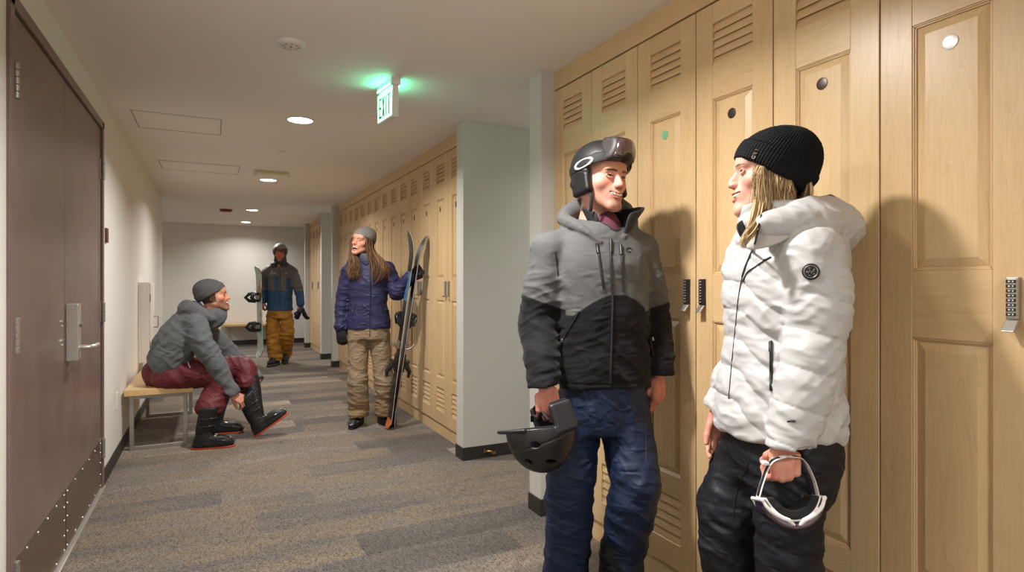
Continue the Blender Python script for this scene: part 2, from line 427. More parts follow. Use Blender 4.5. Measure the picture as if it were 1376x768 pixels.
def bar_lock(parent, y, z):
    m = MB(); m.box(-.012, 0, y-.01, y+.01, z-.06, z+.06); m.frustum(-.016, -.012, y-.01, y+.01, z-.06, z+.06, .004); m.box(-.034, -.012, y-.009, y+.009, z-.066, z-.056)
    return m.obj('lock', 'dull_steel', parent, bevel=.002)
def disc(parent, y, z, mat):
    m = MB(); m.lathe([(.0185, 0), (.0185, .0016), (.0165, .0022), (.0015, .0022)], Matrix.Translation((.002, y, z)) @ Matrix.Rotation(-PI/2, 4, 'Y'), 28)
    return m.obj('number_disc', mat, parent)
def plate(parent, y, z):
    m = MB(); m.box(-.001, .002, y-.008, y+.008, z-.021, z+.021); return m.obj('number_plate', 'lock_black', parent, bevel=.0008)
proto = locker_unit()
near_edges = [NEAR0-.0-LW*(k+1) for k in range(11)]
near_lab = {
 0: 'end locker door beside the near grey wall end, behind the helmeted man',
 1: 'second locker from the near grey wall end, green-tinted upper louvers',
 2: 'locker with a pale green number disc and dark keypad on its right edge',
 3: 'locker with a dark disc and left-edge dark keypad, between the helmeted man and beanie woman',
 4: 'locker with a dark disc directly behind the woman in the white jacket',
 5: 'locker with a silver disc and silver keypad, rightmost in the photo'}
for k, y in enumerate(near_edges):
    if k > 6: break
    r = proto if k == 0 else copy_tree(proto)
    r.location = (XR, y, 0)
    tag(r, near_lab.get(k, 'locker next to the one with the silver keypad, partly outside the photo'), 'locker', 'tall maple lockers in the near row')
    dr = [c for c in r.children if c.name.startswith('door')][0]
    if k >= 2:
        disc(dr, LW/2, 1.852, {2: 'disc_green', 5: 'disc_silver', 6: 'disc_silver'}.get(k, 'disc_dark'))
        keypad_lock(dr, .041 if k in (2, 5) else LW-.041, 1.20, 'lock_silver' if k >= 5 else 'lock_black', 'lock_silver')
# (door 5 carries its keypad on the side away from door 4)
def place_row(y_start, n, labf, group, first_k):
    for k in range(n):
        r = copy_tree(proto_mid); r.location = (XR, y_start+LW*k, 0)
        tag(r, labf(k), 'locker', group)
        dr = [c for c in r.children if c.name.startswith('door')][0]
        plate(dr, LW/2, 1.843)
        bar_lock(dr, (LW-.036) if (k+first_k) % 2 == 0 else .036, 1.20)
# plain copy for the other rows
proto_mid = locker_unit()
ORD = ['nearest', 'second nearest', 'third nearest', 'fourth nearest', 'fifth nearest', 'sixth nearest', 'seventh nearest', 'seventh farthest', 'sixth farthest', 'fifth farthest', 'fourth farthest', 'third farthest', 'second farthest', 'farthest']
EX = {0: ', against the grey passage wall', 1: ', right of the pair of bar locks', 3: ', right of the ski tips', 4: ', behind the ski tips', 5: ', just right of the long-haired woman', 13: ', against the middle grey wall end'}
place_row(4.09, 14, lambda k: ORD[k]+' locker of the middle row'+EX.get(k, ''), 'tall maple lockers in the middle row', 0)
ORF = ['nearest', 'second nearest', 'middle', 'second farthest', 'farthest']
place_row(10.22, 5, lambda k: ORF[k]+' locker of the short far row at the corridor end', 'tall maple lockers in the far row', 1)
for ob in [proto_mid]+list(proto_mid.children_recursive): bpy.data.objects.remove(ob)
# header boards and toe kicks
for i, (y0, y1) in enumerate(((NEAR0-7*LW, NEAR0), (4.035, 9.06), (10.19, 12.0))):
    m = MB(); m.box(XR-.004, XR+.45, y0, y1, 2.284, CEIL); struct(m.obj('trim_%d' % (i*2+1), 'maple_crosswise', bevel=.002))
    m = MB(); m.box(XR+.012, XR+.45, y0, y1, 0.0, .10); struct(m.obj('trim_%d' % (i*2+2), 'maple_crosswise', bevel=.002))
m = MB(); m.box(XR, XR+.4, 4.035, 4.0895, .1, 2.284); m.box(XR, XR+.4, 4.09+14*LW+.0005, 9.06, .1, 2.284); m.box(XR, XR+.4, 10.19, 10.2195, .1, 2.284)
struct(m.obj('trim_7', 'maple_upright'))
# brass fitting at the passage wall baseboard
V = MB()
V.tube([(0, 0, 0), (0, -.03, 0)], .009, 10); V.tube([(0, -.03, 0), (.03, -.04, -.004), (.045, -.035, -.012)], [.008, .007, .008], 10)
V.tube([(-.014, -.022, -.012), (-.014, -.022, .016)], .005, 8); V.tube([(.047, -.052, -.012), (.047, -.02, -.012)], .012, 12)
o = V.obj('drain_valve', 'brass'); o.location = (1.73, 3.90, .055); tag(o, 'small brass valve poking out of the dark baseboard on the grey passage wall', 'valve')

# ------------------------------------------------------------------ ceiling things
LYS = [(4.39, 'first large downlight, nearest of the four lit in the corridor ceiling'), (7.12, 'second downlight, just past the emergency light bar'),
       (10.2, 'third downlight from the camera, near the far lockers'), (12.3, 'fourth and farthest downlight by the end wall'), (1.65, 'downlight above the camera, outside the photo'), (-1.1, 'downlight behind the camera, outside the photo')]  # the rearmost one is added for fill light
def downlight(x, y, label, glow='lamp_glow'):
    r = empty('downlight', (x, y, CEIL), label=label, cat='ceiling light', group='round downlights in the corridor ceiling')
    m = MB(); m.lathe([(.098, 0), (.097, -.004), (.083, -.005), (.081, -.001), (.081, 0)], None, 40); m.obj('trim_ring', 'white_metal', r)
    m = MB(); m.lathe([(.0805, -.0012), (.06, -.0022), (.001, -.003)], None, 40); m.obj('lens', glow, r)
    return r
for y, lb in LYS:
    downlight(.54, y, lb)
def lampspot(name, loc, aim, power, size, col=(1, .97, .93), spot=None, blend=.5, light='AREA'):
    l = bpy.data.lights.new(name, light); l.energy = power; l.color = col
    if light == 'AREA': l.shape = 'DISK'; l.size = size
    elif light == 'SPOT': l.shadow_soft_size = size; l.spot_size = spot; l.spot_blend = blend
    else: l.shadow_soft_size = size
    o = bpy.data.objects.new(name, l); C.objects.link(o); o.location = loc
    dv = Vector(aim)-Vector(loc); o.rotation_euler = dv.to_track_quat('-Z', 'Y').to_euler()
    return o
LW_P = {4.39: 48, 7.12: 42, 10.2: 42, 12.3: 20, 1.65: 62, -1.1: 62}
for y, lb in LYS:
    o = lampspot('downlight_lamp', (.54, y, CEIL-.012), (.54, y, 0), LW_P[y], .15); o.data.spread = math.radians(150)
# side passage and alcove lamps, same fittings, out of view
for x, y, lb in ((2.9, 3.35, 'downlight inside the near side passage'), (2.9, 9.6, 'downlight inside the far side passage'), (-1.9, 11.2, 'downlight in the alcove behind the left wall')):
    downlight(x, y, lb); o = lampspot('downlight_lamp', (x, y, CEIL-.012), (x, y, 0), 14 if x > 0 else 26, .15); o.data.spread = math.radians(150)
# added side light with an invented fixture, aimed to shadow the near lockers
S = empty('added_side_light', (-.46, 1.25, CEIL), label='adjustable ceiling spotlight above the camera by the left wall', cat='ceiling light')
m = MB(); m.lathe([(.05, 0), (.05, -.012), (.012, -.014), (.012, -.05)], None, 24); m.obj('mount', 'white_metal', S)
aim = Vector((1.5, 1.5, 1.45)); pos = Vector((-.46, 1.25, CEIL-.10)); q = (aim-pos).to_track_quat('Z', 'Y').to_matrix().to_4x4()
m = MB(); m.lathe([(.03, -.10), (.06, -.06), (.085, -.005), (.08, -.005), (.05, -.06), (.02, -.08)], Matrix.Translation((0, 0, -.10)) @ q, 28); m.obj('lamp_head', 'white_metal', S)
lampspot('added_side_lamp', pos+(aim-pos).normalized()*.012, aim, 38, .16, (1, .975, .94), spot=math.radians(150), blend=.6, light='SPOT')

m = MB(); m.lathe([(.066, 0), (.066, -.006), (.058, -.014), (.045, -.016), (.001, -.017)], None, 36)
o = m.obj('smoke_detector', 'white_plastic'); o.location = (.327, 3.0, CEIL); tag(o, 'large round white detector on the ceiling nearest the camera', 'detector')
m = MB()
for k in range(8): 
    a = k*PI/4; m.box(.028, .04, -.003, .003, -.0178, -.0165, 0, Matrix.Rotation(a, 4, 'Z'))
m.lathe([(.006, -.017), (.006, -.020), (.001, -.020)], None, 12); m.obj('grille', 'ceiling_line', o)
for (x, y, rr, lb) in ((.96, 4.03, .03, 'small flat white sprinkler cover between the first downlight and the exit sign'), (.53, 5.5, .032, 'small white sprinkler cover on the ceiling past the first downlight'),
                       (.56, 8.3, .035, 'small white sprinkler cover between the second and third downlights'), (1.0, 12.2, .035, 'small white sprinkler cover right of the farthest downlight')):
    m = MB(); m.lathe([(rr, 0), (rr, -.005), (rr*.85, -.008), (.001, -.008)], None, 24); o = m.obj('sprinkler_cover', 'white_plastic'); o.location = (x, y, CEIL); tag(o, lb, 'sprinkler')
for (x0, x1, y0, lb) in ((-.49, .05, 4.62, 'thin-outlined access panel in the ceiling, the nearer of two'), (-.46, .23, 6.4, 'thin-outlined access panel in the ceiling, the farther of two')):
    r = empty('access_panel', (x0, y0, CEIL), label=lb, cat='access panel'); w = x1-x0; hh = .5
    m = MB(); t = .006
    m.box(0, w, 0, t, -.0015, 0); m.box(0, w, hh-t, hh, -.0015, 0); m.box(0, t, t, hh-t, -.0015, 0); m.box(w-t, w, t, hh-t, -.0015, 0); m.obj('frame', 'ceiling_line', r)
    m = MB(); m.box(t+.022, w-t-.022, t+.02, hh-t-.02, -.003, 0); m.obj('panel', 'ceiling_paint', r)
E_ = empty('emergency_light', (.36, 6.52, CEIL), label='slim cream emergency light bar with two small heads on the ceiling before the second downlight', cat='emergency light')
plain('cream_plastic', srgb(214, 204, 168), .5)
m = MB(); m.box(0, .33, 0, .07, -.028, 0); m.obj('housing', 'cream_plastic', E_, bevel=.004)
for x in (.012, .318):
    m = MB(); m.lathe([(.018, 0), (.024, -.03), (.02, -.032), (.001, -.028)], Matrix.Translation((x, -.005, -.022)) @ Matrix.Rotation(math.radians(25), 4, 'X'), 16); m.obj('lamp_head', 'white_plastic', E_)
m = MB(); m.lathe([(.09, 0), (.09, -.02), (.075, -.036), (.001, -.037)], None, 24); o = m.obj('fire_alarm', 'red_paint'); o.location = (.17, 10.3, CEIL); tag(o, 'dark red fire alarm on the far ceiling left of the third downlight', 'fire alarm')

# ------------------------------------------------------------------ exit sign
emit('exit_face', (.62, 1, .80, 1), 2.3)
emit('exit_letters', (.0, .32, .15, 1), .35)
emit('exit_edge_glow', (.08, 1, .50, 1), 110)
X = empty('exit_sign', (.90, 3.26, CEIL-.025), math.radians(6.4), 'lit green and white EXIT sign hanging from the ceiling', 'exit sign')
m = MB(); m.box(-.028, .028, -.02, .22, -.012, .025); m.obj('canopy_mount', 'white_plastic', X, bevel=.003)
m = MB()
hw = .018
m.box(-hw, hw, -.01, .0, -.19, -.012); m.box(-hw, hw, .225, .235, -.19, -.012); m.box(-hw, hw, 0, .225, -.19, -.178); m.box(-hw, hw, 0, .225, -.024, -.012)
hs = m.obj('housing', 'white_plastic', X, bevel=.002)
m = MB(); m.box(-hw+.003, hw-.003, 0, .225, -.178, -.024); fc = m.obj('light_panel', 'exit_face', X)
def letter(mb, ch, y, z, w, h, t, x, sgn):
    # strokes drawn with boxes; y runs away from the reader's left towards the right (decreasing y when read from -X)
    def bx(u0, u1, v0, v1, M=None):
        ya, yb = y - sgn*u0*w, y - sgn*u1*w
        mb.box(min(x, x-.0012*sgn), max(x, x-.0012*sgn), min(ya, yb), max(ya, yb), z+v0*h, z+v1*h)
    tw = t/w; th = t/h
    if ch == 'E': bx(0, tw, 0, 1); bx(tw, 1, 0, th); bx(tw, .85, .5-th/2, .5+th/2); bx(tw, 1, 1-th, 1)
    if ch == 'I': bx(.5-tw/2, .5+tw/2, 0, 1)
    if ch == 'T': bx(.5-tw/2, .5+tw/2, 0, 1-th); bx(0, 1, 1-th, 1)
    if ch == 'X':
        for s in (1, -1):
            p = [(0, 0), (tw*1.1, 0), (1, 1), (1-tw*1.1, 1)]
            if s < 0: p = [(1-u, v) for u, v in p]
            vs = [(x, y-sgn*u*w, z+v*h) for u, v in p]+[(x-.0012*sgn, y-sgn*u*w, z+v*h) for u, v in p]
            mb.add(vs, [(0, 1, 2, 3), (4, 7, 6, 5), (0, 4, 5, 1), (1, 5, 6, 2), (2, 6, 7, 3), (3, 7, 4, 0)])
for sgn in (1, -1):
    m = MB()
    y0 = .205 if sgn == 1 else .02
    for i, ch in enumerate('EXIT'):
        letter(m, ch, y0-sgn*(i*.0485 - (.012 if i == 3 else 0)), -.16, .04 if ch != 'I' else .03, .118, .013, -sgn*(hw-.003), sgn)
    m.obj('lettering', 'exit_letters', fc)
for sgn in (1, -1):
    m = MB(); m.box(sgn*.0285 if sgn > 0 else -.0325, .0325 if sgn > 0 else -.0285, .01, .19, -.012, -.006); m.obj('glow_strip', 'exit_edge_glow', X)

# ------------------------------------------------------------------ camera, world
cam = bpy.data.cameras.new('camera'); co = bpy.data.objects.new('camera', cam); C.objects.link(co)
cam.sensor_width = 36; cam.lens = F/1376*36; cam.clip_start = .02
co.location = (0, 0, CAMH); co.rotation_euler = (PI/2, 0, -TH)
cam.shift_y = -(384-HZ)/1376
bpy.context.scene.camera = co
bpy.context.scene.cycles.max_bounces = 12; bpy.context.scene.cycles.diffuse_bounces = 8
w = bpy.data.worlds.new('world'); bpy.context.scene.world = w; w.use_nodes = True
w.node_tree.nodes['Background'].inputs[0].default_value = (.9, .85, .8, 1); w.node_tree.nodes['Background'].inputs[1].default_value = .05
vs_ = bpy.context.scene.view_settings
vs_.view_transform = 'Standard'; vs_.look = 'None'; vs_.gamma = 1; vs_.use_curve_mapping = False; vs_.exposure = -.36
bpy.context.scene.display_settings.display_device = 'sRGB'
# ------------------------------------------------------------------ implicit modelling
# bodies and clothes are grown as one continuous surface from blended solids
import openvdb as vdb
f32 = np.float32
def A3(v): return np.array(v, dtype=np.float64)
def nrm(v): v = A3(v); return v/np.linalg.norm(v)
class Prim:
    c = A3((0, 0, 0)); r = 1.0
def smin(a, b, k):
    if k <= 0: return np.minimum(a, b)
    h = np.maximum(k-np.abs(a-b), 0)/k
    return np.minimum(a, b)-h*h*k*.25
class RC(Prim):
    """tapered capsule; flat=(axis, factor) squashes it along an axis"""
    def __init__(s, a, b, ra, rb, flat=None):
        s.a, s.b, s.ra, s.rb = A3(a), A3(b), ra, rb
        s.c = (s.a+s.b)/2; s.r = np.linalg.norm(s.a-s.b)/2+max(ra, rb)
        s.flat = (nrm(flat[0]), flat[1]) if flat else None
    def eval(s, P):
        p = P-s.a
        if s.flat:
            w, f = s.flat; p = p+np.outer(p@w, w)*(1/f-1)
        ba = s.b-s.a; l2 = max(ba@ba, 1e-12)
        t = np.clip((p@ba)/l2, 0, 1)
        q = p-np.outer(t, ba)
        d = np.sqrt((q*q).sum(1))-(s.ra+(s.rb-s.ra)*t)
        return d*(s.flat[1]*.5+.5) if s.flat else d
def catmull(pts, n):
    pts = np.array(pts, dtype=np.float64); m = len(pts)
    if m < 3: return np.array([pts[0]+(pts[-1]-pts[0])*t for t in np.linspace(0, 1, n)])
    ext = np.vstack([2*pts[0]-pts[1], pts, 2*pts[-1]-pts[-2]]); out = []
    for t in np.linspace(0, m-1-1e-9, n):
        i = int(t); f = t-i; p0, p1, p2, p3 = ext[i:i+4]
        out.append(.5*((2*p1)+(-p0+p2)*f+(2*p0-5*p1+4*p2-p3)*f*f+(-p0+3*p1-3*p2+p3)*f**3))
    return np.array(out)
class CH(Prim):
    """smooth chain of tapered capsules through points (x, y, z, radius)"""
    def __init__(s, pts, n=10, flat=None):
        q = catmull(pts, n); s.q = q
        s.c = q[:, :3].mean(0); s.r = (np.linalg.norm(q[:, :3]-s.c, axis=1)+q[:, 3]).max()
        s.flat = (nrm(flat[0]), flat[1]) if flat else None
    def eval(s, P):
        d = None
        if s.flat:
            w, f = s.flat; P = P+np.outer((P-s.c)@w, w)*(1/f-1)
        for i in range(len(s.q)-1):
            a = s.q[i, :3]; b = s.q[i+1, :3]; ra, rb = s.q[i, 3], s.q[i+1, 3]
            if s.flat:
                w, f = s.flat; a = a+w*((a-s.c)@w)*(1/f-1); b = b+w*((b-s.c)@w)*(1/f-1)
            ba = b-a; p = P-a; t = np.clip((p@ba)/max(ba@ba, 1e-12), 0, 1)
            qq = p-np.outer(t, ba); e = np.sqrt((qq*qq).sum(1))-(ra+(rb-ra)*t)
            d = e if d is None else np.minimum(d, e)
        return d*(s.flat[1]*.5+.5) if s.flat else d
class EL(Prim):
    def __init__(s, c, r, R=None):
        s.c = A3(c); s.rad = A3(r); s.R = A3(R) if R is not None else None; s.r = max(r)
    def eval(s, P):
        p = P-s.c
        if s.R is not None: p = p@s.R          # columns of R are the local axes
        k0 = np.sqrt(((p/s.rad)**2).sum(1)); k1 = np.sqrt(((p/s.rad**2)**2).sum(1))+1e-9
        return k0*(k0-1)/k1
class BX(Prim):
    def __init__(s, c, h, rr=0.0, R=None):
        s.c = A3(c); s.h = A3(h); s.rr = rr; s.R = A3(R) if R is not None else None; s.r = np.linalg.norm(s.h)
    def eval(s, P):
        p = P-s.c
        if s.R is not None: p = p@s.R
        q = np.abs(p)-(s.h-s.rr)
        return np.sqrt((np.maximum(q, 0)**2).sum(1))+np.minimum(q.max(1), 0)-s.rr
class LF(Prim):
    """loft: stations (t, cx, cy, rx, ry) along axis z of frame R at origin o; superellipse exponent n"""
    def __init__(s, st, o=(0, 0, 0), R=None, n=2.3, rnd=.02):
        s.o = A3(o); s.R = A3(R) if R is not None else np.eye(3); s.n = n; s.rnd = rnd
        st = np.array(st, dtype=np.float64); s.t0, s.t1 = st[0, 0], st[-1, 0]
        s.tab = catmull(st, 80); s.tab = s.tab[np.argsort(s.tab[:, 0])]
        s.c = s.o+s.R@A3((st[:, 1].mean(), st[:, 2].mean(), (s.t0+s.t1)/2)); s.r = math.hypot((s.t1-s.t0)/2, st[:, 3:].max()*1.15)+abs(st[:, 1:3]).max()
    def eval(s, P):
        p = (P-s.o)@s.R; z = p[:, 2]; T = s.tab
        cx, cy, rx, ry = (np.interp(z, T[:, 0], T[:, k]) for k in (1, 2, 3, 4))
        x = p[:, 0]-cx; y = p[:, 1]-cy
        q = ((np.abs(x)/rx)**s.n+(np.abs(y)/ry)**s.n)**(1/s.n)+1e-6
        rr = np.sqrt(x*x+y*y)
        d = np.where(q > .3, rr*(1-1/q), -np.minimum(rx, ry)*.7)
        d = np.maximum(d, -np.minimum(rx, ry))
        e = np.maximum(z-s.t1, s.t0-z)
        return -smin(-d, -e, s.rnd)
class U(Prim):
    def __init__(s, k, *ch):
        s.k = k; s.ch = [c for c in ch if c is not None]
        lo = np.min([c.c-c.r for c in s.ch], axis=0); hi = np.max([c.c+c.r for c in s.ch], axis=0)
        s.c = (lo+hi)/2; s.r = max(np.linalg.norm(c.c-s.c)+c.r for c in s.ch)
        s.lo, s.hi = lo, hi
    def eval(s, P):
        d = np.full(len(P), .25)
        m0 = .03+s.k
        for c in s.ch:
            b = np.sqrt(((P-c.c)**2).sum(1))-c.r
            m = b < m0
            d = np.where(m, d, np.minimum(d, np.maximum(b, .02)))
            if m.any():
                e = c.eval(P[m]); d[m] = smin(d[m], e, s.k)
        return d
class SUB(Prim):
    """a minus b, blended"""
    def __init__(s, k, a, *bs):
        s.k, s.a, s.bs = k, a, bs; s.c, s.r = a.c, a.r
    def eval(s, P):
        d = s.a.eval(P)
        for b in s.bs:
            m = (np.sqrt(((P-b.c)**2).sum(1))-b.r) < .02+s.k
            if m.any(): d[m] = -smin(-d[m], b.eval(P[m]), s.k)
        return d
class XF(Prim):
    """child placed by origin o, axes R (columns), uniform scale"""
    def __init__(s, ch, o, R=None, sc=1.0):
        s.chd = ch; s.o = A3(o); s.R = A3(R) if R is not None else np.eye(3); s.sc = sc
        s.c = s.o+s.R@(ch.c*sc); s.r = ch.r*sc
    def eval(s, P): return s.chd.eval(((P-s.o)@s.R)/s.sc)*s.sc
class DISP(Prim):
    def __init__(s, ch, fn, amp=.01): s.chd, s.fn, s.c, s.r, s.amp = ch, fn, ch.c, ch.r+amp, amp
    def eval(s, P):
        d = s.chd.eval(P); m = np.abs(d) < .03+s.amp
        if m.any(): d[m] = d[m]+s.fn(P[m])
        return d
_prng = np.random.RandomState(11)
_perm = _prng.permutation(256); _perm = np.concatenate([_perm, _perm, _perm])
_grad = _prng.normal(size=(256, 3)); _grad /= np.linalg.norm(_grad, axis=1)[:, None]
def noise3(P, sc=1.0, seed=0):
    """gradient noise, about -0.7..0.7; sc scalar or per-axis frequency"""
    p = P*np.asarray(sc)+seed*17.13; i = np.floor(p).astype(np.int64); f = p-i; u = f*f*f*(f*(f*6-15)+10); i &= 255
    res = 0
    for dx in (0, 1):
        wx = u[:, 0] if dx else 1-u[:, 0]; hx = _perm[(i[:, 0]+dx) & 255]
        for dy in (0, 1):
            wy = u[:, 1] if dy else 1-u[:, 1]; hy = _perm[hx+((i[:, 1]+dy) & 255)]
            for dz in (0, 1):
                wz = u[:, 2] if dz else 1-u[:, 2]; g = _grad[_perm[hy+((i[:, 2]+dz) & 255)]]
                res = res+wx*wy*wz*(g[:, 0]*(f[:, 0]-dx)+g[:, 1]*(f[:, 1]-dy)+g[:, 2]*(f[:, 2]-dz))
    return res
def ridge(P, sc, seed=0):
    """sharp-valleyed folds, 0..1"""
    return 1-np.minimum(np.abs(noise3(P, sc, seed))*2.6, 1)
def extract(sd, h, slack=.0):
    lo = sd.c-sd.r; hi = sd.c+sd.r
    if isinstance(sd, DISP): base = sd.chd
    else: base = sd
    while hasattr(base, 'a') and isinstance(base, SUB): base = base.a
    while hasattr(base, 'chd') and isinstance(base, DISP): base = base.chd
    if isinstance(base, U): lo = np.maximum(lo, base.lo); hi = np.minimum(hi, base.hi)
    lo = lo-.012-2*h; hi = hi+.012+2*h
    H = 4*h; n = np.ceil((hi-lo)/H).astype(int)
    ax = [lo[k]+(np.arange(n[k])+.5)*H for k in range(3)]
    G = np.stack(np.meshgrid(*ax, indexing='ij'), -1).reshape(-1, 3)
    cd = np.concatenate([sd.eval(G[i:i+400000]) for i in range(0, len(G), 400000)]).reshape(n)
    act = np.abs(cd) < H*1.25+slack+.004
    big = np.where(cd < 0, -H, H).astype(f32)
    arr = np.repeat(np.repeat(np.repeat(big, 4, 0), 4, 1), 4, 2)
    ia = np.argwhere(act)
    off = np.stack(np.meshgrid(*[np.arange(4)]*3, indexing='ij'), -1).reshape(-1, 3)
    for i in range(0, len(ia), 6000):
        idx = (ia[i:i+6000, None, :]*4+off[None]).reshape(-1, 3)
        P = lo+(idx+.5)*h
        arr[idx[:, 0], idx[:, 1], idx[:, 2]] = sd.eval(P)
    g = vdb.FloatGrid(float(H)); g.copyFromArray(arr)
    pts, quads = g.convertToQuads(isovalue=0.0)
    pts = lo+(np.asarray(pts, dtype=np.float64)+.5)*h
    return pts, np.asarray(quads)[:, ::-1]
def mesh_np(name, pts, faces, mat, parent=None, colf=None, smooth=True, weld=True):
    me = bpy.data.meshes.new(name)
    nf = len(faces); k = faces.shape[1]
    me.vertices.add(len(pts)); me.vertices.foreach_set('co', np.ascontiguousarray(pts, dtype=f32).ravel())
    me.loops.add(nf*k); me.loops.foreach_set('vertex_index', np.ascontiguousarray(faces, dtype=np.int32).ravel())
    me.polygons.add(nf); me.polygons.foreach_set('loop_start', np.arange(0, nf*k, k, dtype=np.int32))
    me.update(calc_edges=True); me.validate()
    if smooth: me.polygons.foreach_set('use_smooth', np.ones(len(me.polygons), dtype=bool))
    for mm in ([mat] if isinstance(mat, str) else mat): me.materials.append(MATS[mm])
    if colf is not None:
        col = colf(pts); a = me.color_attributes.new('Col', 'FLOAT_COLOR', 'POINT')
        a.data.foreach_set('color', np.hstack([col, np.ones((len(col), 1))]).astype(f32).ravel())
    o = bpy.data.objects.new(name, me); C.objects.link(o)
    if parent is not None: o.parent = parent
    return o
def keep_largest(pts, q, minfrac=.02):
    """drop stray specks of surface"""
    n = len(pts); lab = np.arange(n)
    for _ in range(60):
        m = lab[q].min(1); new = lab.copy()
        for c in range(4): np.minimum.at(new, q[:, c], m)
        new = new[new]
        if (new == lab).all(): break
        lab = new
    u, cnt = np.unique(lab, return_counts=True); ok = set(u[cnt >= max(cnt)*minfrac]) if len(u) > 1 else set(u)
    keepv = np.isin(lab, list(ok)); kf = keepv[q].all(1); mp = np.cumsum(keepv)-1
    return pts[keepv], mp[q[kf]]
def grow(name, sd, h, mat, parent=None, colf=None, slack=.0):
    pts, q = extract(sd, h, slack); pts, q = keep_largest(pts, q, .004)
    return mesh_np(name, pts, q, mat, parent, colf)
def drape(sd, p, dirn, maxd=.6, lift=.0):
    """walk each start point along dirn until it meets the surface"""
    P = np.array(p, dtype=np.float64); dv = nrm(dirn); t = np.zeros(len(P))
    for _ in range(60):
        d = sd.eval(P+t[:, None]*dv); t += np.clip(d, -.02, .05)*.8
    t -= lift
    return P+t[:, None]*dv
def frame(y, z=(0, 0, 1)):
    """axes as columns: x right-handed, y given, z near the hint"""
    y = nrm(y); x = np.cross(y, A3(z)); x = x/np.linalg.norm(x); z = np.cross(x, y)
    return np.stack([x, y, z], 1)
def rotm(ax, deg):
    return A3(Matrix.Rotation(math.radians(deg), 3, Vector(ax)))

def vcol_mat(name, rough=.6, spec=.3, sss=0, sheen=0, bump=None, weave=None, coat=0, crease=None):
    m, nt, b = newmat(name)
    at = N(nt, 'ShaderNodeAttribute', attribute_name='Col'); tc = N(nt, 'ShaderNodeTexCoord')
    src = at.outputs['Color']
    if weave:      # melange speckle: scale, amount
        nz = N(nt, 'ShaderNodeTexNoise', i_Scale=weave[0], i_Detail=4, i_Roughness=.8); nt.links.new(tc.outputs['Object'], nz.inputs['Vector'])
        mr = N(nt, 'ShaderNodeMapRange'); mr.inputs['From Min'].default_value = .3; mr.inputs['From Max'].default_value = .7
        mr.inputs['To Min'].default_value = 1-weave[1]; mr.inputs['To Max'].default_value = 1+weave[1]; nt.links.new(nz.outputs['Fac'], mr.inputs['Value'])
        vm = N(nt, 'ShaderNodeVectorMath', operation='SCALE'); nt.links.new(src, vm.inputs[0]); nt.links.new(mr.outputs[0], vm.inputs['Scale']); src = vm.outputs[0]
    nt.links.new(src, b.inputs['Base Color'])
    b.inputs['Roughness'].default_value = rough; b.inputs['Specular IOR Level'].default_value = spec
    if sss:
        b.inputs['Subsurface Weight'].default_value = sss; b.inputs['Subsurface Radius'].default_value = (1, .35, .2); b.inputs['Subsurface Scale'].default_value = .008
    if sheen: b.inputs['Sheen Weight'].default_value = sheen
    if coat: b.inputs['Coat Weight'].default_value = coat
    if bump:
        nb = N(nt, 'ShaderNodeTexNoise', i_Scale=bump[0], i_Detail=4); nt.links.new(tc.outputs['Object'], nb.inputs['Vector'])
        bp = N(nt, 'ShaderNodeBump', i_Strength=bump[1], i_Distance=bump[2]); nt.links.new(nb.outputs['Fac'], bp.inputs['Height']); nt.links.new(bp.outputs[0], b.inputs['Normal'])
        if crease:     # crisp small wrinkles of shell cloth
            mp = N(nt, 'ShaderNodeMapping'); mp.inputs['Scale'].default_value = (1, 1, 1.9); mp.inputs['Rotation'].default_value = (.2, .35, 0); nt.links.new(tc.outputs['Object'], mp.inputs['Vector'])
            cn = N(nt, 'ShaderNodeTexNoise', i_Scale=crease[0], i_Detail=3, i_Distortion=.8); cn.noise_type = 'RIDGED_MULTIFRACTAL'; nt.links.new(mp.outputs[0], cn.inputs['Vector'])
            b2 = N(nt, 'ShaderNodeBump', i_Strength=crease[1], i_Distance=crease[2]); nt.links.new(cn.outputs['Fac'], b2.inputs['Height']); nt.links.new(b2.outputs[0], bp.inputs['Normal'])
    return m
vcol_mat('skin', .48, .35, sss=.12, bump=(260, .15, .0008))
vcol_mat('shell_fabric', .58, .3, bump=(420, .25, .0008), crease=(15, .9, .010))
vcol_mat('melange_fabric', .8, .2, sheen=.05, weave=(480, .32), bump=(420, .3, .0008), crease=(12, .8, .007))
vcol_mat('matte_gear', .5, .4, bump=(300, .12, .0006))
vcol_mat('glossy_gear', .25, .5)
def S3(r, g, b): return np.array(srgb(r, g, b)[:3])
def mixc(a, b, t): t = np.clip(t, 0, 1)[:, None]; return a*(1-t)+b*t
def sstep(a, b, x): t = np.clip((x-a)/(b-a), 0, 1); return t*t*(3-2*t)
class INT(Prim):
    def __init__(s, k, a, *bs): s.k, s.a, s.bs = k, a, bs; s.c, s.r = a.c, a.r
    def eval(s, P):
        d = s.a.eval(P)
        for b in s.bs: d = -smin(-d, -b.eval(P), s.k)
        return d
class HS(Prim):
    """half space n.(p-o) < 0"""
    def __init__(s, o, n): s.o, s.n = A3(o), nrm(n); s.c = s.o; s.r = 50
    def eval(s, P): return (P-s.o)@s.n
def sheet(name, rows, mat, parent, thick=.01, sub=1, colf=None, closed=False):
    """thick cloth panel from rows of points"""
    R_ = np.array(rows, dtype=float); n, m = R_.shape[:2]
    f = []
    for i in range(n-1):
        for j in range(m-1 if not closed else m): f.append((i*m+j, i*m+(j+1) % m, (i+1)*m+(j+1) % m, (i+1)*m+j))
    o = mesh_np(name, R_.reshape(-1, 3), np.array(f), mat, parent, colf)
    so = o.modifiers.new('thick', 'SOLIDIFY'); so.thickness = thick; so.offset = 0
    if sub: sb = o.modifiers.new('smooth', 'SUBSURF'); sb.levels = sub; sb.render_levels = sub
    return o
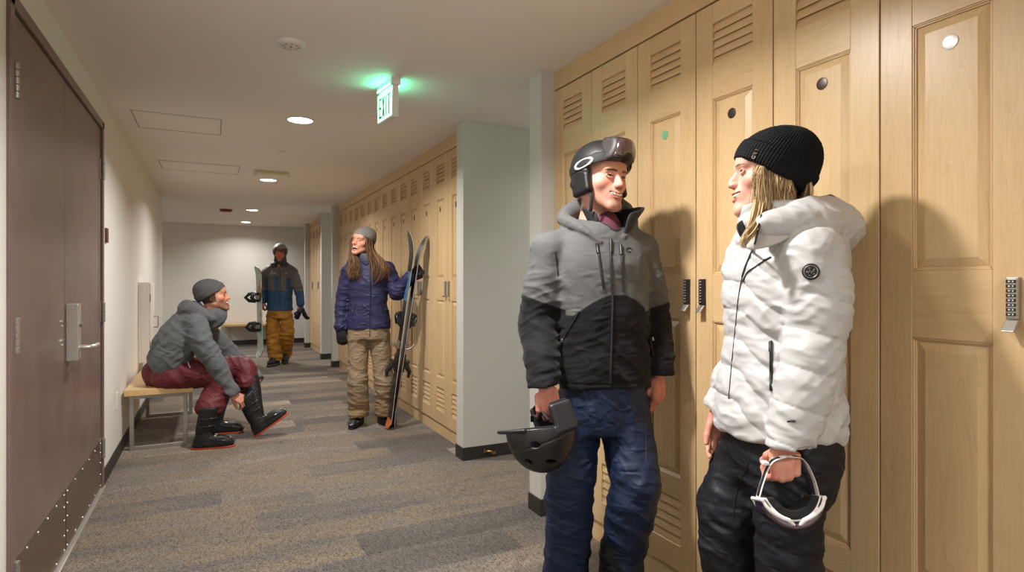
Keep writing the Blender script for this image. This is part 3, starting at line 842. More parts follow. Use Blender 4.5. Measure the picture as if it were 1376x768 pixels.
def strip(name, pts, r, mat, parent, flat=1.0, n=8, up=None):
    m = MB(); m.tube([tuple(p) for p in pts], r, n, flat=flat, up=up); return m.obj(name, mat, parent)
class Fig:
    """a person: root at the feet, local x to the photo's right, y away from the camera, z up"""
    def __init__(s, px, d, label, z0=0, name='person'):
        s.d0 = d; s.a0 = (px-688)*d/F
        s.root = empty(name, (s.a0*CS+d*SN, -s.a0*SN+d*CS, z0), -TH, label, 'person'); s.z0 = z0
    def P(s, px, py, v=0.0):
        d = s.d0+v; return A3(((px-688)*d/F-s.a0, v, CAMH-(py-HZ)*d/F-s.z0))
    def C4(s, px, py, v, r): return (*s.P(px, py, v), r)
def _dr(s, pxs, sd, n=22, lift=.0015, v0=-.45):
    """lay a line of photo points onto a garment along the sight lines"""
    pts = catmull([s.P(px, py, v0) for px, py in pxs], n); cl = A3((-s.a0, -s.d0, CAMH-s.z0))
    D = pts-cl; D /= np.linalg.norm(D, axis=1)[:, None]; T = np.zeros(len(pts))
    for _ in range(70): T += np.clip(sd.eval(pts+D*T[:, None]), -.02, .05)*.8
    return pts+D*(T-lift)[:, None]
Fig.dr = _dr
def headR(yaw, pitch=0, roll=0):
    """face direction: yaw from the camera side (+ to the photo's right), pitch up"""
    a = math.radians(yaw); y = A3((math.sin(a), -math.cos(a), 0)); R = frame(y)
    return R@rotm((1, 0, 0), pitch)@rotm((0, 1, 0), roll)
def boot_sdf(shaft=.22, ski=False):
    """frame: origin under the ankle, y to the toe, z up"""
    sole = LF([(0, 0, .065, .044, .150), (.012, 0, .066, .050, .156), (.030, 0, .066, .048, .154)], n=2.6, rnd=.006)
    foot = U(.03, EL((0, .125, .055), (.047, .088, .042)), EL((0, .02, .06), (.042, .085, .06)), CH([(0, 0, .07, .05), (0, -.004, .14, .052), (0, -.002, .07+shaft, .06)], 6), EL((0, .07, .085), (.040, .055, .045)))
    foot = INT(.01, foot, HS((0, 0, .022), (0, 0, -1)))
    return U(.006, sole, foot)
# ------------------------------------------------------------------ heads and hands
# head frame: x to one side, y out through the face, z up, origin at eye level between the ears
class Head:
    def __init__(s, smile=.6, mo=.4, jaw=1.0, fem=0.0, ears=True, nose=1.0, squint=1.0):
        s.smile, s.mo, s.fem = smile, mo, fem
        j = jaw
        base = U(.022,
            EL((0, -.014, .034), (.075, .096, .086)),
            EL((0, .010, -.028), (.064*j, .072, .078)),
            RC((.050*j, -.002, -.052), (.014, .070, -.098-.008*mo), .021, .017), RC((-.050*j, -.002, -.052), (-.014, .070, -.098-.008*mo), .021, .017),
            EL((0, .072, -.100-.008*mo), (.018, .013, .013)),
            EL((0, .060, .042), (.056, .032, .036)),
            CH([(0, -.022, -.05, .052-.006*fem), (0, -.032, -.13, .052-.008*fem), (0, -.045, -.20, .056-.006*fem)], 6))
        ck = .005*smile
        feats = U(.020, base,
            RC((-.036, .073, .021), (-.010, .082, .018), .0085, .008), RC((.036, .073, .021), (.010, .082, .018), .0085, .008),
            EL((.041, .048, -.028+ck), (.026, .024, .020)), EL((-.041, .048, -.028+ck), (.026, .024, .020)),
            EL((0, .070, -.060), (.032, .026, .026)))
        sock = SUB(.013, feats, EL((.031, .094, .003), (.016, .013, .010)), EL((-.031, .094, .003), (.016, .013, .010)))
        q = nose
        nose_ = U(.008, RC((0, .074, .008), (0, .084, -.024), .0105, .0125), CH([(0, .0825, .014, .0066), (0, .0905, -.006, .0076), (0, .0985+.003*q, -.023, .0088), (0, .1005+.004*q, -.0315, .0102)], 6),
                 EL((.0118, .0935, -.035), (.0078, .0105, .0075)), EL((-.0118, .0935, -.035), (.0078, .0105, .0075)))
        s.up = up = -.0585; w = s.w = .024+.008*smile; cz = .009*smile+.001
        s.lo = lo = up-.011-.022*mo
        s.upper = CH([(-w, .0760, up+cz-.003, .0016), (-w*.5, .0915, up+.0005, .0030), (0, .0965, up+.0005, .0034), (w*.5, .0915, up+.0005, .0030), (w, .0760, up+cz-.003, .0016)], 9)
        s.lower = CH([(-w, .0755, up+cz-.005, .0016), (-w*.5, .0890, lo+.0035, .0034), (0, .0935, lo, .0042), (w*.5, .0890, lo+.0035, .0034), (w, .0755, up+cz-.005, .0016)], 9)
        hr = max((up-lo)/2-.0030, .0012); zc = up+cz-.0045
        s.cav = CH([(-w*.92, .0780, zc, .0016), (-w*.45, .0915, zc*.45+(up+lo)/2*.55, hr*.72), (0, .0955, (up+lo)/2, hr), (w*.45, .0915, zc*.45+(up+lo)/2*.55, hr*.72), (w*.92, .0780, zc, .0016)], 13) if mo > .05 else None
        if mo > .05: s.cav = U(.001, s.cav, EL((0, .088, (up+lo)/2), (w*.6, .02, hr*.95)))
        s.teeth = [CH([(-w*.84, .0745, up-.0005, .0045), (-w*.42, .0865, up-.0035, .0056), (0, .0900, up-.0040, .0058), (w*.42, .0865, up-.0035, .0056), (w*.84, .0745, up-.0005, .0045)], 9)]
        if mo > .75: s.teeth.append(CH([(-w*.5, .078, lo+.006, .003), (0, .084, lo+.0045, .0040), (w*.5, .078, lo+.006, .003)], 7))
        r = U(.006, sock, nose_)
        r = U(.003, r, s.upper, s.lower)
        if smile > .3:
            r = SUB(.008, r, *[CH([(g*.018, .0985, -.038, .0018), (g*.029, .089, -.052, .0022), (g*.036, .080, -.068, .0016)], 6) for g in (1, -1)])
        if s.cav: r = SUB(.0016, r, s.cav); r = U(.0003, r, *s.teeth)
        s.balls = [EL((g*.031, .0700, .0006), (.0122, .0122, .0122)) for g in (1, -1)]
        q = squint*smile
        s.lid_u = [CH([(g*.0175, .0795, .0005, .0020), (g*.025, .0836, .0070-.0020*q, .0019), (g*.035, .0824, .0070-.0020*q, .0019), (g*.0445, .0745, .0005, .002)], 7) for g in (1, -1)]
        s.lid_l = [CH([(g*.0175, .0795, -.0006, .0016), (g*.026, .0828, -.0058+.0016*q, .0022), (g*.036, .0811, -.0058+.0016*q, .0022), (g*.0445, .0745, 0, .0018)], 7) for g in (1, -1)]
        r = U(.0008, r, *s.balls); r = U(.0022, r, *s.lid_u, *s.lid_l)
        if ears:
            for g in (1, -1):
                R = rotm((0, 0, 1), g*-22)
                e = SUB(.004, EL((g*.074, -.012, -.010), (.0065, .018, .031), R), EL((g*.081, -.010, -.007), (.005, .0105, .019), R))
                r = U(.006, r, e)
        s.sdf = r
    def color(s, P, skin=(205, 150, 125), lip=(186, 92, 86), hair=(70, 48, 34), iris=(70, 80, 90), stubble=0.0, hairline=None, blush=.5, brow=.85):
        x, y, z = P[:, 0], P[:, 1], P[:, 2]; ax = np.abs(x)
        c = np.repeat(S3(*skin)[None], len(P), 0)
        c = c*(1+.06*noise3(P, 28.0)[:, None])
        near = (y > .0) & (z < .06) & (z > -.16)
        red = S3(min(255, skin[0]+6), skin[1]-34, skin[2]-34)
        c = mixc(c, red, blush*np.exp(-(((ax-.043)/.022)**2+((z+.028)/.020)**2))*(y > .02)*.9)
        c = mixc(c, red, blush*.8*np.exp(-((x/.016)**2+((z+.033)/.014)**2))*(y > .09))
        if stubble:
            st = sstep(.0, .03, y)*sstep(-.030, -.052, z)*(1-.8*np.exp(-((ax/.02)**2+((z+.052)/.006)**2)))
            st = np.maximum(st*sstep(-.135, -.115, z), 0)*(.75+.5*noise3(P, 160, 3))
            c = mixc(c, S3(*hair)*.9, st*stubble)
        fm = near & (y > .05); Q = P[fm]
        if len(Q):
            cc = c[fm]; qx, qz = Q[:, 0], Q[:, 2]; aq = np.abs(qx)
            dl = np.minimum(s.upper.eval(Q), s.lower.eval(Q))
            cc = mixc(cc, S3(*lip), sstep(.0016, .0004, dl))
            if s.cav:
                cc = np.where((s.cav.eval(Q) < .0009)[:, None], S3(64, 20, 20), cc)
                dt = np.min([t.eval(Q) for t in s.teeth], 0)
                cc = np.where((dt < .0007)[:, None], S3(240, 233, 220)*(1-.18*(np.abs(((aq*1000) % 6.2)-3.1) > 2.75))[:, None], cc)
            cc = mixc(cc, S3(80, 40, 34), .8*np.exp(-(((aq-.0088)/.0038)**2+((qz+.0425)/.003)**2))*(Q[:, 1] > .088))
            lu = np.min([t.eval(Q) for t in s.lid_u], 0); ll = np.min([t.eval(Q) for t in s.lid_l], 0); eb = np.min([t.eval(Q) for t in s.balls], 0)
            eye = (eb < .0005) & (lu > .0004) & (ll > .0004) & (np.abs(qz) < .0062) & (np.abs(aq-.031) < .0106)
            rr = np.hypot(aq-.031-.0005, qz-.0009)
            ec = np.where((rr < .0060)[:, None], S3(*iris), S3(150, 138, 130)); ec = np.where((rr < .0029)[:, None], S3(12, 10, 10), ec)
            cc = np.where(eye[:, None], ec, cc)
            lash = (lu < .0010) & (eb < .0024) & (~eye) & (qz > -.001)
            cc = np.where(lash[:, None], S3(38, 24, 20), cc)
            cc = mixc(cc, S3(150, 92, 80), .6*((ll < .0006) & (eb < .0010) & (~eye)))
            bz = .0178+.0026*np.clip(1-((aq-.034)/.02)**2, -1, 1); bt = .0036-.0014*s.fem-np.clip(aq-.03, 0, .03)*.06
            br = (aq > .012) & (aq < .05) & (np.abs(qz-bz) < bt*(1+.6*noise3(Q, 300, 5)))
            cc = np.where(br[:, None], mixc(cc, S3(*hair), np.full(len(Q), brow)), cc)
            c[fm] = cc
        if hairline is not None:
            h = hairline(x, y, z); c = np.where((h > 0)[:, None], S3(*hair)*(1+.3*noise3(P, (60, 60, 200), 2)[:, None]), c)
        return c
# hand frame: origin at the wrist, y towards the fingertips, z out of the back of the hand, x towards the thumb
def hand_sdf(curl=((25, 35, 25),)*4, thumb=(38, 20, 15), spread=4, tdown=25, size=1.0):
    parts = [EL((.004, .050, 0), (.040, .050, .0145)), RC((-.030, .030, 0), (-.032, .075, .001), .011, .010), RC((.027, .022, -.002), (.030, .080, .001), .013, .0105),
             RC((-.010, .02, .001), (-.011, .082, .002), .013, .0105), RC((.010, .02, .001), (.011, .086, .002), .013, .0105),
             CH([(0, -.045, 0, .026), (0, -.01, 0, .0245), (0, .018, 0, .022)], 5, flat=((0, 0, 1), .72)),
             EL((.026, .030, -.010), (.017, .026, .013))]
    nails = []
    fs = [(.031, .085, (.042, .025, .019), .0092), (.0105, .090, (.046, .029, .020), .0094), (-.0105, .087, (.043, .027, .019), .0090), (-.031, .077, (.034, .020, .017), .0080)]
    for i, (x, y, ls, r) in enumerate(fs):
        cu = curl[i]; p = A3((x, y, .001)); yaw = math.radians((1.5-i)*spread); d = A3((math.sin(yaw), math.cos(yaw), 0)); ang = 0; chain = [(*p, r*1.05)]
        side = A3((math.cos(yaw), -math.sin(yaw), 0))
        for k in range(3):
            ang += math.radians(cu[k]); dd = d*math.cos(ang)+A3((0, 0, -1))*math.sin(ang)
            q = p+dd*ls[k]; rr = r*(1-.08*(k+1))
            parts.append(RC(p, q, r*(1-.08*k)*(1.04 if k else 1.0), rr)); p = q
        nails.append((p, dd))
    # thumb
    a0 = math.radians(thumb[0]); td = A3((math.sin(a0), math.cos(a0), 0)); dn = math.radians(tdown)
    d0 = nrm(td*math.cos(dn)+A3((0, 0, -1))*math.sin(dn)); p = A3((.024, .018, -.006)); q = p+d0*.042; parts.append(RC(p, q, .0145, .0115))
    d1 = nrm(d0+A3((-.8, .5, -.25))*math.sin(math.radians(thumb[1]))); p2 = q+d1*.034; parts.append(RC(q, p2, .0112, .0100))
    d2 = nrm(d1+A3((-.9, .5, -.25))*math.sin(math.radians(thumb[2]))); p3 = p2+d2*.024; parts.append(RC(p2, p3, .0102, .0082))
    u = U(.006, *parts)
    return XF(u, (0, 0, 0), None, size)
def flip(R): R = A3(R).copy(); R[:, 0] *= -1; return R
# ------------------------------------------------------------------ standing man in the ski helmet
plain('black_shell', srgb(30, 30, 32), .42, spec=.45, bump=(400, .1, .0005))
plain('black_liner', srgb(24, 24, 26), .9, spec=.2, sheen=.03, bump=(220, .6, .0015))
plain('strap_black', srgb(18, 18, 20), .7, bump=(500, .4, .001))
plain('logo_white', srgb(226, 224, 220), .5)
plain('zip_black', srgb(26, 26, 28), .4)
plain('goggle_lens', srgb(70, 52, 50), .06, spec=.9, coat=1)
plain('goggle_frame', srgb(34, 30, 30), .35)
plain('shirt_maroon', srgb(82, 34, 50), .85, bump=(200, .5, .002))
def build_man():
    g = Fig(805, 2.25, 'smiling man in a black ski helmet, grey and black jacket and navy trousers')
    P, C4, root = g.P, g.C4, g.root
    skin = (206, 150, 130)
    # --- head
    H = Head(smile=1.0, mo=.22, jaw=1.07, squint=.25, nose=.4)
    HR = headR(33, 0, -3); HS_ = 1.04; HO = P(808, 242, -.01)
    headsd = XF(H.sdf, HO, HR, HS_)
    # --- arms
    yawt = math.radians(15); TR = A3([[math.cos(yawt), -math.sin(yawt), 0], [math.sin(yawt), math.cos(yawt), 0], [0, 0, 1]])
    sL, eL, wL = P(737, 337, -.045), P(723, 432, -.03), P(731, 512, -.175)
    sR, eR, wR = P(861, 337, .045), P(876, 430, .075), P(886, 498, .01)
    hLy = nrm((.10, -.05, -1)); hL = flip(frame(hLy, (.12, -1, 0))); hLo = P(733, 519, -.18)
    hRy = nrm((-.04, -.05, -1)); hR = frame(hRy, (.75, -.65, 0)); hRo = P(886, 505, .008)
    handL = XF(hand_sdf(curl=((42, 62, 40), (45, 66, 42), (46, 66, 42), (46, 62, 40)), thumb=(18, 10, 30), tdown=45, spread=2), hLo, hL, 1.02)
    handR = XF(hand_sdf(curl=((28, 40, 25), (38, 45, 30), (44, 48, 30), (50, 48, 32)), thumb=(24, 14, 8), tdown=22, spread=2), hRo, hR, 1.02)
    def st(lst): return [(a, *b) for a, *b in lst]
    torso_in = LF([(.80, .01, 0, .14, .10), (1.0, .01, 0, .135, .095), (1.25, 0, 0, .155, .10), (1.40, 0, 0, .14, .075), (1.47, .01, 0, .06, .05)], R=TR, n=2.2)
    hipL, kneeL, ankL = P(777, 548, -.02), P(765, 668, -.03), P(763, 785, .02)
    hipR, kneeR, ankR = P(838, 548, .02), P(851, 655, -.09), P(835, 775, .03)
    legs_in = U(.03, CH([(*hipL, .075), (*kneeL, .052), (*ankL, .04)], 8), CH([(*hipR, .075), (*kneeR, .052), (*ankR, .04)], 8),
                RC(ankL-A3((0, 0, .03)), ankL+A3((.0, -.12, -.05)), .035, .03), RC(ankR-A3((0, 0, .03)), ankR+A3((.03, -.12, -.05)), .035, .03))
    body = U(.012, headsd, RC(HO+HR@A3((0, -.04, -.17)), P(812, 330, .02), .056, .062), torso_in, legs_in,
             U(.02, CH([(*sL, .05), (*eL, .04), (*wL, .028)], 8), CH([(*sR, .05), (*eR, .04), (*wR, .028)], 8)), handL, handR)
    def bc(V):
        c = H.color((V-HO)@HR/HS_, skin=skin, lip=(188, 116, 102), hair=(62, 42, 30), iris=(70, 66, 60), stubble=.36, blush=.35, brow=.95)
        hd = np.minimum(handL.eval(V), handR.eval(V)) < .02
        n = noise3(V, 45, 4)
        return np.where(hd[:, None], mixc(np.repeat(S3(206, 146, 124)[None], len(V), 0), S3(190, 112, 98), .5+n), c)
    grow('body', body, .0023, 'skin', root, bc)
    # --- jacket
    tor = LF([(.875, .012, 0, .166, .130), (.91, .012, 0, .168, .131), (1.02, .010, 0, .163, .128), (1.16, .006, 0, .168, .130), (1.30, .0, 0, .178, .130), (1.385, 0, 0, .168, .110), (1.44, .004, 0, .125, .095), (1.475, .01, 0, .085, .075)], R=TR, n=2.5, rnd=.012)
    slL = CH([(*sL, .067), (*(sL*.5+eL*.5), .066), (*eL, .061), (*(eL*.45+wL*.55), .055), (*(wL+A3((0, 0, -.012))), .047)], 12)
    slR = CH([(*sR, .067), (*(sR*.5+eR*.5), .066), (*eR, .061), (*(eR*.45+wR*.55), .055), (*(wR+A3((0, 0, -.012))), .046)], 12)
    hood = CH([(*P(806, 325, -.115), .006), (*P(788, 311, -.108), .013), (*P(770, 301, -.06), .022), (*P(757, 293, .02), .027), (*P(775, 282, .10), .040), (*P(812, 276, .13), .050), (*P(838, 284, .12), .040), (*P(850, 296, .06), .022), (*P(850, 306, .0), .013), (*P(838, 318, -.08), .007)], 22)
    jb = U(.03, tor, RC(P(785, 310, .01), P(735, 335, -.035), .046, .056), RC(P(840, 311, .02), P(862, 335, .04), .042, .054))
    cutL = HS(wL+hLy*.008, hLy); cutR = HS(wR+hRy*.008, hRy)
    j = U(.022, jb, INT(.008, slL, cutL), INT(.008, slR, cutR))
    j = U(.012, j, hood)
    neckhole = CH([(*P(812, 262, .0), .082), (*P(815, 300, -.012), .066), (*P(818, 318, -.03), .05)], 6)
    j = SUB(.012, j, neckhole)
    def folds(V):
        u, v, z = V.T
        arm = sstep(.13, .17, np.abs(u-.01)); low = sstep(1.24, 1.08, z)
        W = V+.035*np.stack([noise3(V, 7, 31), noise3(V, 7, 32), noise3(V, 7, 33)], 1)
        d = .006*noise3(V, (8, 8, 6), 2)+.0022*noise3(V, 26, 34)
        d += -.0065*ridge(W, (8, 8, 5), 1)*(1-arm)*sstep(1.42, 1.34, z)*(.35+.65*low)
        d += -.0045*ridge(W@rotm((0, 1, 0), 35), (4, 4, 13), 21)*(1-arm)*sstep(1.40, 1.30, z)
        d += -.0038*ridge(W@rotm((0, 1, 0), -15), (7, 7, 34), 22)*np.maximum(arm*sstep(1.36, 1.25, z), low*.6)
        d += -.0085*ridge(W@rotm((0, 1, 0), 20), (5, 5, 14), 3)*arm*sstep(1.34, 1.24, z)
        d += -.0050*ridge(W@rotm((0, 1, 0), -25), (5, 5, 19), 8)*arm*low
        d += .003*np.exp(-((z-.888)/.004)**2)*(1-arm)
        return d
    jd = DISP(j, folds, .02)
    axis_u = lambda V: V[:, 0]*math.cos(yawt)+V[:, 1]*math.sin(yawt)
    def jc(V):
        u, v, z = V.T; x = axis_u(V)
        t = x-.012; back = (V@TR)[:, 1] > .05
        edge = 1.205-1.9*np.clip(np.abs(t)-.02, 0, .13)**1.6*1.0
        arm = (np.abs(u-.01) > .145)
        ed = np.where(arm, np.where(u < 0, 1.185-.35*(u+.235), 1.155+.28*(u-.2)), edge)
        k = sstep(-.0018, .0018, z-ed)
        c = mixc(np.repeat(S3(17, 17, 20)[None], len(V), 0), S3(86, 86, 86), k)
        inner = neckhole.eval(V) < .010
        c = np.where(inner[:, None], S3(30, 30, 33), c)
        return c
    jk = grow('jacket', jd, .0035, 'melange_fabric', root, jc, slack=.012)
    # collar, open and flared
    def arc(c, rx, ry, z, a0, a1, n, zf=None):
        out = []
        for i, a in enumerate(np.linspace(a0, a1, n)):
            r_ = math.radians(a); w = A3((math.cos(r_)*rx, math.sin(r_)*ry, 0)); p = A3(c)+w
            out.append((p[0], p[1], z if zf is None else zf(i/(n-1))))
        return out
    c0 = P(816, 300, 0); n = 17
    bot = [A3(p) for p in arc((c0[0], c0[1]+.015, 0), .078, .078, 0, -66, -294+360-360-0, n)] if False else None
    rows = []
    for k, (rx, ry, dz) in enumerate(((.072, .070, -.035), (.080, .080, .005), (.092, .088, .040), (.098, .092, .062))):
        row = []
        for i in range(n):
            f = i/(n-1); a = math.radians(-72+360*f*.90+18*0); a = math.radians(-62+304*f)
            fl = 1+ (k/3)*(.62*math.exp(-((f-.08)/.10)**2)+.12*math.exp(-((f-.97)/.10)**2))
            zz = c0[2]+dz - .06*math.exp(-((f-0)/.09)**2)*(1-k*.18) - .06*math.exp(-((f-1)/.09)**2)*(1-k*.18)
            row.append((c0[0]+.004+rx*fl*math.cos(a), c0[1]+ry*(fl if k < 2 else 1)*math.sin(a), zz))
        rows.append(row)
    def cc(V):
        u, v, z = V.T; return np.repeat(S3(40, 40, 42)[None], len(V), 0)
    sheet('collar', rows, 'shell_fabric', jk, .012, 2, cc)
    # undershirt at the throat
    grow('undershirt', U(.01, CH([(*P(812, 303, -.0), .058), (*P(815, 314, -.015), .062), (*P(818, 326, -.03), .055)], 6)), .004, 'shirt_maroon', root)
    # zips
    fwd = A3((-.26, .966, 0))
    def zp(pxs, r=.0032, name='zip', mat='zip_black', lift=.0015, flat=1):
        return strip(name, g.dr(pxs, jd, 22, lift, -.25), r, mat, jk, flat)
    zp([(820, 322), (821, 360), (823, 400), (822, 450), (820, 515)], .0042)
    zp([(803, 328), (806, 350), (811, 388)], .004); zp([(835, 330), (836, 350), (837, 390)], .004)
    zp([(778, 418), (768, 436), (757, 456)], .0028); zp([(746, 338), (748, 352), (750, 370)], .0022)
    for a, b in (((802, 327), (804, 340)), ((834, 329), (835, 342)), ((821, 322), (821, 338)), ((757, 452), (755, 460))): zp([a, b], .0065, 'zip_pull')
    # sleeve pocket with a white marking, chest logo
    zp([(873, 452), (875, 462), (878, 478)], .003)
    zp([(877, 453), (878, 457)], .0035, 'sleeve_mark', 'logo_white')
    zp([(841, 337), (843, 333), (847, 333), (850, 336)], .0016, 'chest_logo'); zp([(843, 338), (848, 338)], .0014, 'chest_logo')
    # cuffs
    for (w_, y_, r_) in ((wL, hLy, .041), (wR, hRy, .040)):
        c_ = CH([(*(w_-y_*.012), r_), (*(w_+y_*.014), r_-.001)], 3)
        grow('cuff', INT(.004, c_, HS(w_+y_*.016, y_), HS(w_-y_*.02, -y_)), .0035, 'shell_fabric', jk, lambda V: np.repeat(S3(24, 24, 27)[None], len(V), 0))
    # --- trousers
    pelvis = LF([(.70, .012, .0, .15, .115), (.78, .012, 0, .158, .122), (.90, .012, 0, .150, .118)], R=TR, n=2.4, rnd=.02)
    lL = CH([(*P(777, 552, -.01), .088), (*P(771, 610, -.02), .086), (*P(765, 665, -.03), .077), (*P(763, 720, -.01), .078), (*P(761, 768, .01), .080), (*P(761, 792, .01), .078)], 14)
    lR = CH([(*P(838, 552, .02), .090), (*P(846, 605, -.03), .088), (*P(853, 652, -.085), .079), (*P(844, 705, -.05), .074), (*P(833, 760, .01), .074), (*P(832, 790, .02), .074)], 14)
    tr = U(.03, pelvis, lL, lR)
    def tf(V):
        u, v, z = V.T; x = u-.01
        W = V+.03*np.stack([noise3(V, 8, 41), noise3(V, 8, 42), noise3(V, 8, 43)], 1)
        kn = np.exp(-((z-.44)/.13)**2)
        d = .007*noise3(V, (8, 8, 5), 12)+.002*noise3(V, 28, 44)
        d += -.0045*ridge(W@rotm((0, 1, 0), 18), (6, 6, 32), 23)*(.35+.65*np.maximum(kn, sstep(.3, .15, z)))-.0035*ridge(W@rotm((0, 1, 0), 65), (7, 7, 30), 24)*sstep(.5, .62, z)
        d += -.0095*ridge(W@rotm((0, 1, 0), 28), (4, 4, 12), 14)*sstep(.66, .45, z)
        d += -.0070*ridge(W@rotm((0, 1, 0), -35), (5, 5, 13), 18)*(.35+.65*kn)
        d += -.0060*ridge(W@rotm((0, 1, 0), 75), (4, 4, 12), 15)*sstep(.42, .55, z)
        return d
    trd = DISP(tr, tf, .02)
    def tc_(V):
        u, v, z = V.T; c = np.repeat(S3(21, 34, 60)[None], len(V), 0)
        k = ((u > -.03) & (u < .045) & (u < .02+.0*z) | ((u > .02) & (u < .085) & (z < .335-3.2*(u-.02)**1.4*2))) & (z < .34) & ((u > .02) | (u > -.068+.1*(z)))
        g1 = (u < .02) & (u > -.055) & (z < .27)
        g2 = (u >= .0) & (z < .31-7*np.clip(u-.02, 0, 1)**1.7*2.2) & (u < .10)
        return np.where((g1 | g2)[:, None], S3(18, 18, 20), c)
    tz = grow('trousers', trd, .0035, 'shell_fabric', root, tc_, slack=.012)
    strip('side_seam', g.dr([(862, 532), (868, 580), (868, 622)], trd, 16, .0006, -.3), .0016, 'zip_black', tz)
    # --- boots
    for o_, ya in ((ankL, -12), (ankR, 22)):
        o2 = A3((o_[0], o_[1]-.0, 0)); R = headR(ya)
        grow('boot', XF(boot_sdf(.13), o2, R), .005, 'matte_gear', root, lambda V: np.where((V[:, 2] < .03)[:, None], S3(20, 20, 20), np.repeat(S3(44, 42, 42)[None], len(V), 0)))
    # --- worn helmet
    hx = lambda s_: XF(s_, HO, HR, HS_)
    shell = EL((0, -.010, .046), (.098, .120, .098))
    inner = EL((0, -.006, .036), (.083, .102, .086))
    cut = BX((0, .152, -.105), (.2, .14, .166), .03, rotm((1, 0, 0), -8))
    cutb = HS((0, 0, -.034), (.0, -.12, -1))
    sh = INT(.012, SUB(.006, shell, cut), cutb)
    sh = U(.012, sh, BX((.082, -.010, -.022), (.015, .045, .043), .013, rotm((1, 0, 0), 14)), BX((-.082, -.010, -.022), (.015, .045, .043), .013, rotm((1, 0, 0), 14)), CH([(.0, -.104, -.005, .018), (.05, -.088, -.012, .018), (.080, -.045, -.022, .016)], 7), CH([(.0, -.104, -.005, .018), (-.05, -.088, -.012, .018), (-.080, -.045, -.022, .016)], 7))
    sh = SUB(.004, sh, inner, EL((0, .05, -.03), (.075, .09, .085)))
    vents = [EL((g_*x, y, z), (.010, .024, .006), rotm((0, 0, 1), g_*-10)) for g_ in (1, -1) for x, y, z in ((.042, .03, .138), (.066, -.035, .118), (.040, -.07, .130))]
    sh = SUB(.003, sh, *vents)
    # groove lines
    def hg(V):
        x, y, z = V.T
        return .0016*np.exp(-((z-.018+.28*y)/.0022)**2)*(y < .06)
    sh = DISP(sh, hg, .004)
    hel = grow('ski_helmet', hx(sh), .0026, 'matte_gear', root, lambda V: (lambda Q: np.where(((np.abs(Q[:, 0]) > .074) & (Q[:, 2] < .012-.1*Q[:, 1]) & (Q[:, 1] > -.05))[:, None], S3(20, 20, 22), np.repeat(S3(27, 27, 29)[None], len(V), 0)))((V-HO)@HR/HS_))
    hel['label'] = 'matte black ski helmet with ear pads'
    hw = lambda q: HO+HR@(A3(q)*HS_)
    # goggle strap round the shell
    st_ = []
    for a in np.linspace(-58, 238, 34):
        r_ = math.radians(a); y_ = .123*math.sin(r_); st_.append((.1015*math.cos(r_), y_-.010, .036+.062*(.5+.5*math.sin(r_))*1.0 if False else .030+.45*(y_+.0)*.55+.010))
    rows = []
    for dz in (-.018, -.006, .006, .018):
        row = []
        for (x, y, z) in st_:
            zz = z+dz; k = math.sqrt(max(1-((zz-.046)/.099)**2, .05)); row.append(hw((x*k*1.004, (y+.010)*k*1.004-.010, zz)))
        rows.append(row)
    sp_ = sheet('goggle_strap', rows, 'strap_black', hel, .003, 1)
    # oval ring mark on the strap, both sides
    for sg in (1, -1):
        th = []
        for tt in np.linspace(0, 2*PI, 41):
            y0 = .014+.037*math.cos(tt); z0 = .042+.0135*math.sin(tt)+.24*(y0-.014)
            k = math.sqrt(max(1-((z0-.046)/.099)**2-((y0+.010)/.1215)**2, .02)); th.append(hw((sg*(.099*k+.0035), y0, z0)))
        th2 = [t_ for t_ in th]
        strip('strap_logo', th2, [.0022+.0030*abs(math.cos(tt))**1.2 for tt in np.linspace(0, 2*PI, 41)], 'logo_white', sp_, 1)
    # goggles pushed up on the front
    def gog(e, gr):
        b_ = EL((0, .020, .086), (.096+e, .119+e, .100+e))
        b_ = INT(.010, b_, HS((0, 0, .138+gr), (0, .12, 1)), HS((0, 0, .050-gr), (0, .06, -1)), HS((0, .056-gr, 0), (0, -1, 0)), HS((.080+gr, 0, 0), (1, .10, .25)), HS((-.080-gr, 0, 0), (-1, .10, .25)))
        return SUB(.008, b_, EL((0, .140, .040-gr), (.022-gr, .05, .034)))
    gf = grow('goggles', hx(gog(-.003, .006)), .0022, 'matte_gear', hel, lambda V: np.repeat(S3(46, 40, 40)[None], len(V), 0))
    gf['label'] = 'raised goggles with a brown mirrored lens'
    grow('lens', hx(gog(.002, -.001)), .0022, 'goggle_lens', gf)
    # loose chin straps
    strip('chin_strap', catmull([hw((-.082, .012, -.055)), hw((-.080, .020, -.085)), hw((-.076, .014, -.105))], 10), .007, 'strap_black', hel, .35, up=(0, 1, 0))
    strip('chin_strap', catmull([hw((.080, .020, -.03)), hw((.076, .038, -.07)), hw((.074, .036, -.105)), hw((.070, .030, -.125))], 12), .0065, 'strap_black', hel, .35, up=(0, 1, 0))
    b = MB(); c_ = hw((-.077, .016, -.100)); b.box(c_[0]-.009, c_[0]+.009, c_[1]-.006, c_[1]+.006, c_[2]-.010, c_[2]+.010); b.obj('buckle', 'button_black', hel, bevel=.003)
    return g, hLo, hL
man, man_handO, man_handR = build_man()
